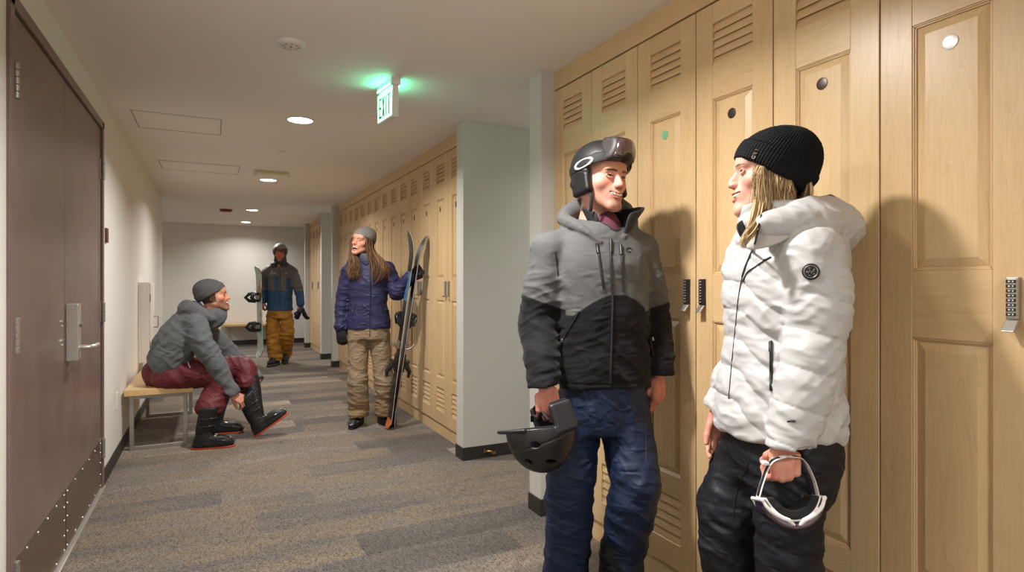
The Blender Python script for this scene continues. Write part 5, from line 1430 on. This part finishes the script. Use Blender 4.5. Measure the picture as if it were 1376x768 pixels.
# ================= woman with the skis
def build_mid():
    g = Fig(495, 5.2, 'laughing long-haired woman in grey beanie, navy jacket and khaki trousers holding skis')
    P, root = g.P, g.root
    H = Head(smile=1.0, mo=.95, fem=1, jaw=.98, ears=False, squint=1.1, nose=.8); HR = headR(-24, 5, 0)
    HR = rotm((0, 1, 0), 9)@HR; HS_ = .98; HO = P(487, 325, -.02)
    gl = XF(glove_sdf(), P(458, 440, -.03), frame(nrm((.08, -.05, -1)), (0, -1, 0))@np.diag([-1, 1, 1]), .95)
    sL, eL, wL = P(470, 362, 0), P(461, 402, .02), P(457.5, 436, -.02)
    sR, eR, wR = P(519, 362, 0), P(534, 393, -.04), P(552, 371, -.09)
    body = U(.014, XF(H.sdf, HO, HR, HS_), RC(HO+HR@A3((0, -.04, -.16)), P(494, 358, .01), .048, .055),
        LF([(.82, 0, 0, .14, .09), (1.05, 0, 0, .115, .085), (1.28, 0, 0, .145, .085), (1.38, 0, 0, .10, .06), (1.42, 0, 0, .05, .05)]),
        CH([(*sL, .045), (*eL, .036), (*wL, .026), (*(wL+A3((0, -.0, -.05))), .022)], 9), CH([(*sR, .045), (*eR, .036), (*wR, .026), (*(wR+A3((.03, -.0, .02))), .022)], 9),
        CH([(*P(480, 448, 0), .07), (*P(481, 500, -.03), .048), (*P(482, 558, .0), .035)], 8), CH([(*P(511, 448, .02), .07), (*P(515, 500, -.0), .048), (*P(517, 556, .04), .035)], 8))
    grow('body', body, .0034, 'skin', root, lambda V: H.color((V-HO)@HR/HS_, skin=(212, 150, 128), lip=(190, 84, 80), hair=(74, 50, 34), blush=.6))
    # jacket
    tor = LF([(.853, 0, .0, .180, .120), (.92, 0, 0, .178, .118), (1.08, 0, 0, .158, .110), (1.25, 0, 0, .172, .112), (1.37, 0, 0, .150, .09), (1.42, .0, 0, .09, .07)], n=2.4, rnd=.012)
    slL = CH([(*sL, .064), (*(sL*.5+eL*.5), .062), (*eL, .056), (*(wL+A3((0, 0, -.01))), .046)], 10); slR = CH([(*sR, .064), (*(sR*.5+eR*.5), .062), (*eR, .060), (*(wR*.5+eR*.5), .054), (*wR, .044)], 12)
    col_ = SUB(.006, CH([(*P(494, 352, 0), .080), (*P(494, 344, 0), .082)], 3), CH([(*P(493, 352, 0), .055), (*P(493, 330, -.01), .072)], 3))
    j = U(.025, tor, slL, slR, RC(P(480, 356, 0), P(472, 360, 0), .05, .058), RC(P(508, 356, 0), P(517, 360, 0), .05, .058)); j = U(.012, j, col_, CH([(*P(476, 352, .05), .03), (*P(494, 348, .11), .05), (*P(512, 352, .05), .03)], 8))
    j = SUB(.01, j, CH([(*P(493, 320, -.01), .075), (*P(494, 350, -.02), .052)], 4))
    def fo(V):
        u, v, z = V.T; W = V+.03*np.stack([noise3(V, 8, 71), noise3(V, 8, 72), noise3(V, 8, 73)], 1); arm = sstep(.14, .18, np.abs(u))
        d = .006*noise3(V, 9, 74)-.007*ridge(W@rotm((0, 1, 0), 20), (5, 5, 14), 75)-.007*arm*ridge(W, (5, 5, 20), 76)
        return d
    jd = DISP(j, fo, .02)
    jk = grow('jacket', jd, .0045, 'shell_fabric', root, lambda V: np.where((V[:, 2] > 1.43)[:, None]*(np.abs(V[:, 0]-.0) < .07)[:, None], S3(70, 72, 86), np.repeat(S3(42, 42, 76)[None], len(V), 0)), slack=.012)
    strip('zip', g.dr([(497, 362), (498, 400), (497, 436)], jd, 16, .001), .004, 'zip_black', jk)
    for a in ([(478, 408), (474, 424)], [(512, 408), (516, 424)]): strip('zip', g.dr(a, jd, 6, .001), .003, 'zip_black', jk)
    grow('glove', gl, .0045, 'glove_black', root)
    fist = U(.01, EL((0, .045, 0), (.045, .050, .034)), CH([(0, -.04, 0, .040), (0, .01, 0, .036)], 3), *[CH([(x, .07, .018, .015), (x, .098, -.005, .015), (x, .075, -.034, .014)], 5) for x in (.034, .012, -.011, -.033)], CH([(.04, .02, -.01, .018), (.05, .06, -.035, .016)], 3))
    grow('glove', XF(fist, wR+A3((.005, -.002, .004)), frame(nrm((.80, -.05, .55)), (0, -1, .0))), .0045, 'glove_black', root)
    # trousers
    tr = U(.03, LF([(.76, 0, .0, .16, .11), (.84, 0, 0, .170, .112), (.92, 0, 0, .16, .11)], n=2.4), CH([(*P(482, 452, 0), .090), (*P(481, 490, -.02), .078), (*P(481, 515, -.03), .073), (*P(482, 540, -.0), .074), (*P(482, 556, .0), .074)], 12),
           CH([(*P(510, 452, .02), .090), (*P(514, 490, .01), .078), (*P(516, 515, 0), .070), (*P(517, 540, .03), .070), (*P(517.5, 554, .03), .070)], 12))
    tr = INT(.008, tr, HS(P(480, 556.5, 0), (0, 0, -1)))
    def tf(V):
        W = V+.03*np.stack([noise3(V, 8, 81), noise3(V, 8, 82), noise3(V, 8, 83)], 1); z = V[:, 2]
        return .006*noise3(V, 9, 84)-.012*ridge(W@rotm((0, 1, 0), 15), (4, 4, 14), 85)*sstep(.62, .4, z)-.005*ridge(W@rotm((0, 1, 0), -50), (5, 5, 12), 86)-.007*ridge(W, (5, 5, 26), 88)*sstep(.5, .3, z)
    def tc_(V):
        k = sstep(.35, .15, V[:, 2])*.5+.2*noise3(V, (6, 6, 14), 87)
        return mixc(np.repeat(S3(142, 122, 98)[None], len(V), 0), S3(128, 96, 60), k)
    trd = DISP(tr, tf, .02); tz = grow('trousers', trd, .0048, 'shell_fabric', root, tc_, slack=.014)
    strip('fly_zip', g.dr([(497, 442), (497, 452)], trd, 5, .001), .003, 'zip_black', tz)
    skiboot(root, P(482, 568, .06)*A3((1, 1, 0)), headR(-6), 'boot', sc=.86, col=(34, 34, 40), solemat='strap_black'); skiboot(root, P(515, 566, .10)*A3((1, 1, 0)), headR(42), 'boot', sc=.86, col=(34, 34, 40), solemat='strap_black')
    # hat and hair
    bn = beanie(root, HO, HR, HS_, .0032, (120, 116, 112), [EL((0, -.020, .045), (.090, .108, .092)), EL((0, -.055, .090), (.068, .068, .050))], ((0, .080, .046), (0, -.22, 1)), .05, 60, .0015, waffle=False)
    hw = lambda q: HO+HR@(A3(q)*HS_)
    brown = [S3(92, 62, 40), S3(66, 44, 30), S3(122, 86, 56), S3(146, 106, 70), S3(52, 35, 26)]
    L = [[hw((.072, .035, .03)), hw((.082, .03, -.03)), P(474, 352, -.08), P(472, 366, -.12), P(475, 376, -.125)], [hw((.078, .01, .02)), hw((.088, .0, -.05)), P(471, 356, -.04), P(470, 366, -.10), P(477, 374, -.13)], [hw((.06, .05, .02)), hw((.080, .045, -.04)), P(480, 350, -.10), P(481, 364, -.13), P(484, 378, -.13)]]
    Rr = [[hw((-.072, .035, .03)), hw((-.084, .03, -.04)), P(498, 350, -.08), P(503, 366, -.12), P(500, 382, -.13)], [hw((-.080, .0, .02)), hw((-.092, -.01, -.05)), P(507, 352, -.06), P(512, 366, -.11), P(508, 380, -.13)], [hw((-.07, -.04, .02)), hw((-.085, -.05, -.06)), P(512, 352, -.02), P(519, 362, -.09), P(516, 374, -.12)], [hw((-.05, -.09, .0)), hw((-.06, -.10, -.08)), P(515, 354, .03), P(520, 360, -.04), P(520, 370, -.09)]]
    Bk = [[hw((.08, -.02, .02)), hw((.08, -.04, -.06)), P(482, 352, .09)], [hw((0, -.11, .0)), hw((0, -.11, -.06)), P(494, 352, .12)], [hw((-.08, -.04, .02)), hw((-.08, -.06, -.06)), P(508, 352, .10)]]
    strands('hair', L, 800, .0014, root, brown, .014, 21, 14, .014, 12); strands('hair', Rr, 1200, .0014, root, brown, .015, 22, 14, .014, 12); strands('hair', Bk, 120, .005, root, brown, .012, 23, 8, .004)
    return g
mid = build_mid()
# ================= skis
plain('ski_black', srgb(28, 30, 34), .3, coat=.3)
plain('ski_blue', srgb(70, 108, 138), .3, coat=.3)
plain('ski_base', srgb(214, 214, 212), .35)
plain('ski_orange', srgb(200, 96, 50), .4)
def make_ski(parent_loc, tail, tip, nrm_dir, label, flipn=1, rock=1.0):
    A = A3(tail); B = A3(tip); L = np.linalg.norm(B-A); y = nrm(B-A); z = nrm(nrm_dir); x = nrm(np.cross(y, z)); z = np.cross(x, y)
    r = empty('ski', Vector(tuple(A)), 0, label, 'ski', None)
    n = 40; rows = []
    for i in range(n+1):
        t = i/n; s = t*L
        w = .044+.016*abs(2*t-1)**2 ; w *= math.sqrt(max(0, 1-max(0, (t-.93)/.07)**2))*.98+.02; w *= math.sqrt(max(0, 1-max(0, (.03-t)/.03)**2)*.7+.3)
        cz = .055*max(0, (t-.86)/.14)**1.8+.020*max(0, (.05-t)/.05)**2+.003*math.sin(PI*min(1, t/.86))
        rows.append((s, w, cz))
    m = MB(); th = .0075; bs = .0035
    vs = []; fs = []
    for (s, w, cz) in rows:
        for (xx, zz) in ((-w, cz), (-w, cz+bs), (-w, cz+th), (-w*.8, cz+th+.004), (w*.8, cz+th+.004), (w, cz+th), (w, cz+bs), (w, cz)): vs.append(x*xx+y*s+z*zz)
    K = 8; mi = []
    for i in range(n):
        t = i/n
        for k in range(K):
            fs.append((i*K+k, i*K+(k+1) % K, (i+1)*K+(k+1) % K, (i+1)*K+k))
            if k in (0, 6): mi.append(1)      # steel edge and sidewall
            elif k == 7: mi.append(0)
            else: mi.append(2 if .64 < t < .80 else (3 if t < .05 else 0))
    fs += [tuple(range(K)), tuple(range(n*K+K-1, n*K-1, -1))]; mi += [3, 0]
    o = len(m.v); m.v = [tuple(v) for v in vs]; m.f = fs; m.m = mi; m.sm = [False]*len(fs)
    sb = m.obj('ski_body', ['ski_black', 'ski_base', 'ski_blue', 'ski_orange'], r)
    W = lambda a, b, c: tuple(x*a+y*b+z*c)
    def bx(mb, a0, a1, b0, b1, c0, c1, mi=0):
        mb.add([W(a, b, c) for a in (a0, a1) for b in (b0, b1) for c in (c0, c1)], [(0, 1, 3, 2), (4, 6, 7, 5), (0, 4, 5, 1), (2, 3, 7, 6), (0, 2, 6, 4), (1, 5, 7, 3)], mi)
    tp = MB(); c = .50*L+.08
    bx(tp, -.032, .032, c-.05, c+.08, .012, .030); bx(tp, -.040, .040, c-.035, c+.02, .030, .046); tp.tube([W(-.036, c-.03, .05), W(-.03, c+.03, .066), W(.0, c+.06, .070), W(.03, c+.03, .066), W(.036, c-.03, .05)], .010, 8); tp.tube([W(0, c+.02, .03), W(0, c+.07, .062)], .022, 10)
    tp.obj('toe_binding', 'ski_black', r, bevel=.003)
    hp = MB(); c = .50*L-.26
    bx(hp, -.032, .032, c-.09, c+.06, .012, .028); bx(hp, -.034, .034, c-.06, c+.0, .028, .060); hp.tube([W(0, c-.04, .05), W(0, c-.09, .085), W(0, c-.14, .082)], [.026, .018, .012], 10); bx(hp, -.045, .045, c-.01, c+.012, .050, .064)
    hp.obj('heel_binding', 'ski_black', r, bevel=.003)
    bk = MB(); c = .50*L-.12
    for sg in (1, -1): bk.tube([W(sg*.040, c-.03, .014), W(sg*.052, c-.02, .045), W(sg*.058, c+.02, .075)], .006, 8)
    bx(bk, -.030, .030, c-.03, c+.03, .014, .026); bk.obj('ski_brake', 'dull_steel', r)
    return r
def lw(fig, p): return fig.root.matrix_basis @ Vector(tuple(p))
def place_skis():
    P = mid.P
    tail = lw(mid, P(523, 572, -.10)); tail.z = .012
    tail2 = lw(mid, P(526, 572, -.07)); tail2.z = .012
    tip1 = lw(mid, P(558, 312, -.13)); tip2 = lw(mid, P(565, 315, -.10))
    left = mid.root.matrix_basis.to_3x3() @ Vector((-.90, -.44, 0)); right = -left
    make_ski(None, tail, tip1, left, 'left of two black and blue skis held upright by the long-haired woman')
    make_ski(None, tail2, tip2, right, 'right of two black and blue skis held upright by the long-haired woman')
place_skis()

# ================= snowboarder walking at the far end
def build_far():
    g = Fig(376, 9.05, 'man in teal and grey jacket and mustard trousers walking with a snowboard'); P, root = g.P, g.root
    H = Head(smile=.3, mo=0, ears=True); HR = headR(16, -3); HO = P(376, 340, 0)
    sL, eL, wL = P(358, 366, 0), P(354, 386, .02), P(353, 406, -.03); sR, eR, wR = P(394, 366, 0), P(401, 388, .02), P(404, 410, -.02)
    lLk, lLa = P(367, 452, -.06), P(370, 482, -.03); lRk, lRa = P(386, 450, .02), P(384, 476, .22)
    hand = hand_sdf(curl=((50, 60, 40),)*4, thumb=(20, 20, 20), tdown=40)
    hR_ = XF(hand, wR, frame(nrm((.05, 0, -1)), (.6, -.8, 0)))
    hL_ = XF(hand, wL, flip(frame(nrm((-.05, 0, -1)), (-.6, -.8, 0))))
    body = U(.014, XF(H.sdf, HO, HR, 1.02), RC(HO+A3((0, .03, -.15)), P(376, 362, .02), .055, .06), LF([(.82, 0, 0, .14, .09), (1.1, 0, 0, .14, .09), (1.4, 0, 0, .15, .08), (1.47, 0, 0, .06, .05)]),
        CH([(*sL, .05), (*eL, .04), (*wL, .028)], 7), CH([(*sR, .05), (*eR, .04), (*wR, .028)], 7), hR_, hL_, CH([(*P(367, 422, 0), .08), (*lLk, .055), (*lLa, .04)], 7), CH([(*P(385, 422, 0), .08), (*lRk, .055), (*lRa, .04)], 7))
    grow('body', body, .0048, 'skin', root, lambda V: H.color((V-HO)@HR/1.02, skin=(204, 128, 104), hair=(60, 40, 30), stubble=.3, blush=.5))
    j = U(.03, LF([(.80+.03, 0, 0, .185, .13), (1.0, 0, 0, .175, .125), (1.25, 0, 0, .19, .13), (1.40, 0, 0, .15, .10), (1.47, 0, 0, .09, .08)], n=2.4, rnd=.015), CH([(*sL, .072), (*eL, .062), (*(wL+A3((0, 0, .02))), .05)], 10), CH([(*sR, .072), (*eR, .062), (*(wR+A3((0, 0, .02))), .05)], 10), RC(P(368, 358, 0), P(359, 364, 0), .05, .06), RC(P(384, 358, 0), P(393, 364, 0), .05, .06))
    fo = lambda V: .007*noise3(V, 9, 91)-.010*ridge(V+.03*noise3(V, 7, 93)[:, None], (5, 5, 14), 92)
    def jc(V):
        u, v, z = V.T; c = np.repeat(S3(40, 74, 106)[None], len(V), 0)
        pk = (np.abs(np.abs(u)-.085) < .055) & (z > 1.12) & (z < 1.33) & (v < 0)
        gy = (z > 1.34-.25*np.clip(np.abs(u)-.06, 0, .1)) | (np.abs(u) > .185) & (z > 1.12) | pk
        return np.where(gy[:, None], S3(92, 90, 87), c)
    jd = DISP(j, fo, .02); jk = grow('jacket', jd, .006, 'shell_fabric', root, jc, slack=.012)
    strip('zip', g.dr([(376, 362), (376, 390), (376, 414)], jd, 12, .002), .005, 'zip_black', jk)
    for px in (368.5, 384.5): strip('pocket_mark', g.dr([(px-1.5, 367), (px+1.5, 367)], jd, 4, .003), .004, 'logo_white', jk)
    # hood over the helmet line, dark balaclava and goggles
    hood = SUB(.02, U(.03, EL(HO+A3((0, .015, .035)), (.104, .125, .118)), CH([(*P(368, 356, -.03), .05), (*P(376, 354, .08), .07), (*P(384, 356, -.03), .05)], 6), EL(HO+A3((0, .02, -.09)), (.088, .10, .08))), EL(HO+HR@A3((0, .11, -.012)), (.072, .11, .088)))
    grow('hood', DISP(hood, lambda V: .004*noise3(V, 14, 95), .006), .005, 'shell_fabric', root, lambda V: np.where((V[:, 2] > HO[2]+.07)[:, None], S3(140, 136, 128), np.repeat(S3(62, 66, 70)[None], len(V), 0)))
    hw = lambda q: HO+HR@(A3(q)*1.02)
    grow('goggles', INT(.008, EL(hw((0, .045, .040)), (.072, .062, .026), None), HS(hw((0, .055, 0)), -HR[:, 1])), .005, 'goggle_lens', root)
    grow('balaclava', SUB(.006, EL(hw((0, .012, -.09)), (.066, .078, .052)), EL(hw((0, .07, -.050)), (.052, .07, .046))), .005, 'shell_fabric', root, lambda V: np.repeat(S3(26, 26, 30)[None], len(V), 0))
    tr = U(.03, LF([(.72, 0, 0, .16, .12), (.80, 0, 0, .168, .115), (.88, 0, 0, .150, .10)], n=2.4), CH([(*P(367, 426, 0), .092), (*lLk, .092), (*(lLa+A3((0, 0, .05))), .092), (*(lLa+A3((0, 0, .0))), .088)], 12), CH([(*P(385, 426, 0), .092), (*lRk, .092), (*(lRa+A3((0, -.01, .06))), .09), (*(lRa+A3((0, 0, .02))), .086)], 12))
    tr = INT(.008, tr, HS((0, 0, .085), (0, 0, -1)))
    grow('trousers', DISP(tr, lambda V: .008*noise3(V, 9, 96)-.014*ridge(V+.03*noise3(V, 7, 97)[:, None], (5, 5, 15), 98), .025), .006, 'shell_fabric', root, lambda V: mixc(np.repeat(S3(176, 124, 46)[None], len(V), 0), S3(130, 86, 32), .4+noise3(V, (7, 7, 14), 99)), slack=.014)
    for o_, R_, py in ((P(371, 484, -.03), headR(-8), 0), (P(384, 480, .22), headR(14), .02)):
        grow('boot', XF(boot_sdf(.16), A3((o_[0], o_[1], py)), R_, 1.05), .006, 'matte_gear', root, lambda V: np.where((V[:, 2] < .035)[:, None], S3(60, 56, 52), np.repeat(S3(36, 34, 34)[None], len(V), 0)))
    # gloves dangling from his hand
    c = lw(g, wR+A3((.01, -.03, -.09)))
    gv = empty('glove_pair', c, -TH, 'black and blue gloves dangling from the snowboarder\'s right-side hand', 'gloves')
    for dx, rr, ry in ((-.02, 20, -30), (.045, -35, 25)):
        grow('glove', XF(glove_sdf(), (dx, 0, -.01), frame(nrm((math.sin(math.radians(ry)), .1, -1)), (math.sin(math.radians(rr)), -1, 0)), .8), .005, 'glove_dark', gv, lambda V: np.where((noise3(V, 20, 101) > .18)[:, None], S3(58, 70, 104), np.repeat(S3(22, 22, 28)[None], len(V), 0)))
    return g
vcol_mat('glove_dark', .6, .3)
far = build_far()
def snowboard():
    P = far.P
    o = lw(far, P(351, 481, -.10))
    g = empty('snowboard', Vector((o.x, o.y, o.z)), 0, 'pale mint and beige snowboard with black bindings carried upright by the far man', 'snowboard')
    top = lw(far, P(348.5, 357, -.10))-o; y = nrm(top); L = float(np.linalg.norm(top))
    z = nrm(A3(tuple(far.root.matrix_basis.to_3x3() @ Vector((-.78, -.62, 0))))); x = nrm(np.cross(y, z)); z = np.cross(x, y)
    n = 36; m = MB(); vs = []; fs = []; mi = []
    for i in range(n+1):
        t = i/n; w = .125+.022*abs(2*t-1)**2; e = max(0, abs(2*t-1)-.80)/.20; w *= math.sqrt(max(0, 1-e*e))*.97+.03
        cz = .05*max(0, (abs(2*t-1)-.78)/.22)**2+.006
        for (xx, zz) in ((-w, cz), (-w, cz+.009), (w, cz+.009), (w, cz)): vs.append(tuple(x*xx+y*t*L+z*zz))
    for i in range(n):
        for k in range(4): fs.append((i*4+k, i*4+(k+1) % 4, (i+1)*4+(k+1) % 4, (i+1)*4+k)); mi.append(0 if k != 3 else 1)
    fs += [(0, 1, 2, 3), (n*4+3, n*4+2, n*4+1, n*4)]; mi += [0, 0]
    m.v, m.f, m.m, m.sm = vs, fs, mi, [False]*len(fs); m.obj('deck', ['board_top', 'board_base'], g)
    W = lambda a, b, c: A3(x*a+y*b+z*c)
    for c in (.34*L, .66*L):
        b = MB(); pts = [(-.05, c-.06, .016), (-.10, c+.0, .016), (-.05, c+.06, .016)]
        M_ = Matrix(((x[0], y[0], z[0], 0), (x[1], y[1], z[1], 0), (x[2], y[2], z[2], 0), (0, 0, 0, 1)))
        b.box(-.13, .10, c-.05, c+.05, .015, .032, 0, M_); bp = b.obj('binding_base', 'ski_black', g, bevel=.004)
        hb = MB(); hb.tube([tuple(W(-.11, c-.06, .03)), tuple(W(-.13, c-.05, .12)), tuple(W(-.135, c, .17)), tuple(W(-.13, c+.05, .12)), tuple(W(-.11, c+.06, .03))], .026, 8); hb.obj('highback', 'ski_black', g)
        for a in (-.06, .05):
            s = MB(); s.tube([tuple(W(a, c-.055, .03)), tuple(W(a+.01, c-.05, .085)), tuple(W(a+.015, c, .12)), tuple(W(a+.01, c+.05, .085)), tuple(W(a, c+.055, .03))], .024, 8, flat=.6); s.obj('strap', 'glove_black', g)
    return g
def board_mats():
    m, nt, b = newmat('board_top'); tc = N(nt, 'ShaderNodeTexCoord'); nz = N(nt, 'ShaderNodeTexNoise', i_Scale=3.5, i_Detail=3); nt.links.new(tc.outputs['Object'], nz.inputs['Vector'])
    r = N(nt, 'ShaderNodeValToRGB'); cr = r.color_ramp; cr.elements[0].position = .3; cr.elements[0].color = srgb(140, 190, 176); cr.elements[1].position = .7; cr.elements[1].color = srgb(176, 168, 150)
    e = cr.elements.new(.5); e.color = srgb(196, 206, 196); e = cr.elements.new(.6); e.color = srgb(150, 110, 80)
    nt.links.new(nz.outputs['Fac'], r.inputs[0]); nt.links.new(r.outputs[0], b.inputs['Base Color']); b.inputs['Roughness'].default_value = .3
board_mats(); plain('board_base', srgb(150, 150, 146), .3)
snowboard()

# ================= seated man pulling on his ski boots
class FigW:
    """root aligned with the corridor; P(px, py, Y) finds the point of a sight line in the plane at corridor depth Y"""
    def __init__(s, X0, Y0, label): s.o = A3((X0, Y0, 0)); s.root = empty('person', (X0, Y0, 0), 0, label, 'person')
    def P(s, px, py, Y):
        t = (px-688)/F; X = Y*(SN+t*CS)/(CS-t*SN); d = X*SN+Y*CS
        return A3((X, Y, CAMH-(py-HZ)*d/F))-s.o
def build_seated():
    g = FigW(-.30, 5.40, 'laughing man in grey beanie, grey jacket and maroon trousers seated on the bench'); P, root = g.P, g.root
    a = rotm((0, 0, 1), 0)
    def fR(y, pitch=0, roll=0): R = frame(nrm(y)); return R@rotm((1, 0, 0), pitch)@rotm((0, 1, 0), roll)
    H = Head(smile=1.0, mo=.8, squint=1.1, jaw=1.02, nose=.9); HR = fR((1, -.10, 0), 10); HO = P(287, 398, 5.42); HS_ = 1.06
    shN, elN, wrN = P(262, 437, 5.22), P(286, 482, 5.16), P(313, 529, 5.14)
    shF, elF, wrF = P(272, 440, 5.60), P(312, 478, 5.64), P(346, 511, 5.46)
    hN_ = XF(hand_sdf(curl=((30, 45, 30), (34, 50, 30), (36, 52, 30), (38, 52, 30)), thumb=(24, 15, 10), tdown=30), wrN, fR((.72, .10, -.62)), 1.0)
    hN_.R = frame(nrm((.72, .12, -.62)), (.45, -.75, .5)); hF_ = XF(hand_sdf(curl=((30, 45, 30),)*4, thumb=(24, 15, 10), tdown=30), wrF, flip(frame(nrm((-.25, -.35, -.9)), (.95, -.25, -.2))), 1.0)
    hipN, knN, anN = P(228, 506, 5.28), P(294, 508, 5.20), P(282, 575, 5.10)
    hipF, knF, anF = P(236, 500, 5.52), P(326, 494, 5.44), P(345, 556, 5.24)
    body = U(.014, XF(H.sdf, HO, HR, HS_), RC(HO+HR@A3((0, -.05, -.14)), P(266, 432, 5.42), .052, .05),
        CH([(*P(228, 494, 5.40), .10), (*P(242, 458, 5.40), .10), (*P(260, 438, 5.42), .08)], 8),
        CH([(*shN, .05), (*elN, .04), (*wrN, .028)], 8), CH([(*shF, .05), (*elF, .04), (*wrF, .028)], 8), hN_, hF_,
        CH([(*hipN, .05), (*knN, .056), (*anN, .04)], 10), CH([(*hipF, .05), (*knF, .056), (*anF, .04)], 10))
    hline = lambda x, y, z: np.where((y < .02) & (z > -.045) & (z+.3*y < .06), 1.0, -1.0)
    def bc(V):
        c = H.color((V-HO)@HR/HS_, skin=(206, 146, 120), lip=(180, 84, 76), hair=(82, 58, 42), stubble=.75, blush=.6, hairline=hline)
        hd = np.minimum(hN_.eval(V), hF_.eval(V)) < .03
        return np.where(hd[:, None], S3(204, 142, 120), c)
    grow('body', body, .0034, 'skin', root, bc)
    # jacket: rounded back leaning forward
    tor = CH([(*P(226, 484, 5.40), .135), (*P(233, 466, 5.40), .140), (*P(247, 446, 5.41), .140), (*P(263, 430, 5.42), .110), (*P(276, 425, 5.42), .070)], 12)
    torw = U(.03, tor, CH([(*P(228, 486, 5.30), .12), (*P(246, 455, 5.29), .12), (*P(260, 438, 5.28), .085)], 8), CH([(*P(228, 484, 5.52), .12), (*P(248, 455, 5.54), .12), (*P(264, 438, 5.56), .085)], 8))
    slN = CH([(*shN, .078), (*P(272, 462, 5.17), .076), (*elN, .066), (*P(300, 508, 5.15), .056), (*wrN, .046)], 14); slF = CH([(*shF, .078), (*elF, .066), (*wrF, .046)], 12)
    hood = CH([(*P(282, 428, 5.33), .030), (*P(262, 418, 5.34), .048), (*P(252, 414, 5.42), .060), (*P(266, 416, 5.52), .048), (*P(288, 426, 5.52), .030)], 12)
    neck = U(.02, CH([(*P(276, 432, 5.42), .082), (*P(287, 425, 5.42), .080), (*P(293, 423, 5.42), .060)], 6))
    j = U(.03, torw, INT(.01, slN, HS(wrN, nrm(wrN-elN))), INT(.01, slF, HS(wrF, nrm(wrF-elF)))); j = U(.014, j, hood, neck)
    j = SUB(.01, j, CH([(*P(283, 420, 5.42), .056), (*P(288, 400, 5.42), .086)], 4))
    j = INT(.012, j, HS(P(220, 499, 5.40), nrm((-.35, 0, -1))))
    def fo(V):
        W = V+.03*np.stack([noise3(V, 8, 111), noise3(V, 8, 112), noise3(V, 8, 113)], 1)
        return .007*noise3(V, 8, 114)-.011*ridge(W@rotm((0, 1, 0), -40), (4, 4, 13), 115)-.007*ridge(W@rotm((0, 1, 0), 30), (5, 5, 16), 116)
    jd = DISP(j, fo, .022); jk = grow('jacket', jd, .0045, 'melange_fabric', root, lambda V: np.repeat(S3(92, 95, 98)[None], len(V), 0), slack=.014)
    # trousers
    tr = U(.035, CH([(*P(216, 500, 5.40), .12), (*P(232, 502, 5.40), .12)], 3), CH([(*hipN, .110), (*P(262, 502, 5.25), .098), (*knN, .090), (*P(290, 530, 5.18), .086), (*P(282, 548, 5.12), .088)], 16), CH([(*hipF, .110), (*P(284, 496, 5.50), .096), (*knF, .086), (*P(332, 514, 5.38), .080)], 14))
    tr = INT(.01, tr, HS((0, 0, .456), (.0, .0, -1)) if False else HS(P(300, 551, 5.15), (0, 0, -1)))
    seatcut = BX((-.12-.3, 0, .22), (.42, .9, .235), .005)
    tr = SUB(.006, tr, BX((-.16, .30, .22), (.31, .62, .234), .004))
    def tf(V):
        W = V+.03*np.stack([noise3(V, 8, 121), noise3(V, 8, 122), noise3(V, 8, 123)], 1)
        return .006*noise3(V, 9, 124)-.009*ridge(W@rotm((0, 1, 0), 60), (4, 4, 12), 125)-.010*ridge(W, (5, 5, 16), 126)*sstep(.55, .4, V[:, 2])
    trd = DISP(tr, tf, .02); tz = grow('trousers', trd, .0045, 'shell_fabric', root, lambda V: np.repeat(S3(94, 34, 42)[None], len(V), 0), slack=.014)
    strip('thigh_mark', drape(trd, catmull([P(250, 493, 4.9), P(252, 497, 4.9), P(254, 500, 4.9)], 5), (0, 1, 0), lift=.002), .004, 'logo_white', tz)
    beanie(root, HO, HR, HS_, .0032, (84, 84, 86), [EL((0, -.022, .040), (.092, .110, .096)), EL((0, -.050, .075), (.072, .075, .056))], ((0, .086, .052), (0, -.42, 1)), .052, 60, .0016, waffle=False)
    # worn boots
    skiboot(root, P(274, 597, 5.06)*A3((1, 1, 0)), fR((1, -.12, 0)), 'boot', open_top=False, sc=.95)
    hb = P(356, 578, 5.19)
    skiboot(root, hb, fR((.80, -.12, .55))@rotm((1, 0, 0), 0), 'boot', sc=.98)
    for (h_, k_, n_, zc) in ((hipF, knF, anF, .50), (hipN, knN, anN, .34)):
        lg = INT(.004, CH([(*h_, .06), (*k_, .066), (*n_, .056)], 10), HS((0, 0, zc), (0, 0, 1)))
        grow('sock', lg, .0045, 'shell_fabric', root, lambda V: np.repeat(S3(24, 24, 26)[None], len(V), 0))
    return g
seated = build_seated()
sp_ = empty('ski_boot', tuple(A3((.02, 5.52, 0))), 0, 'spare black ski boot with orange sole standing on the carpet behind the seated man\'s feet', 'ski boot')
skiboot(sp_, (0, 0, 0), frame(nrm((1, -.25, 0))), open_top=True, sc=.95)
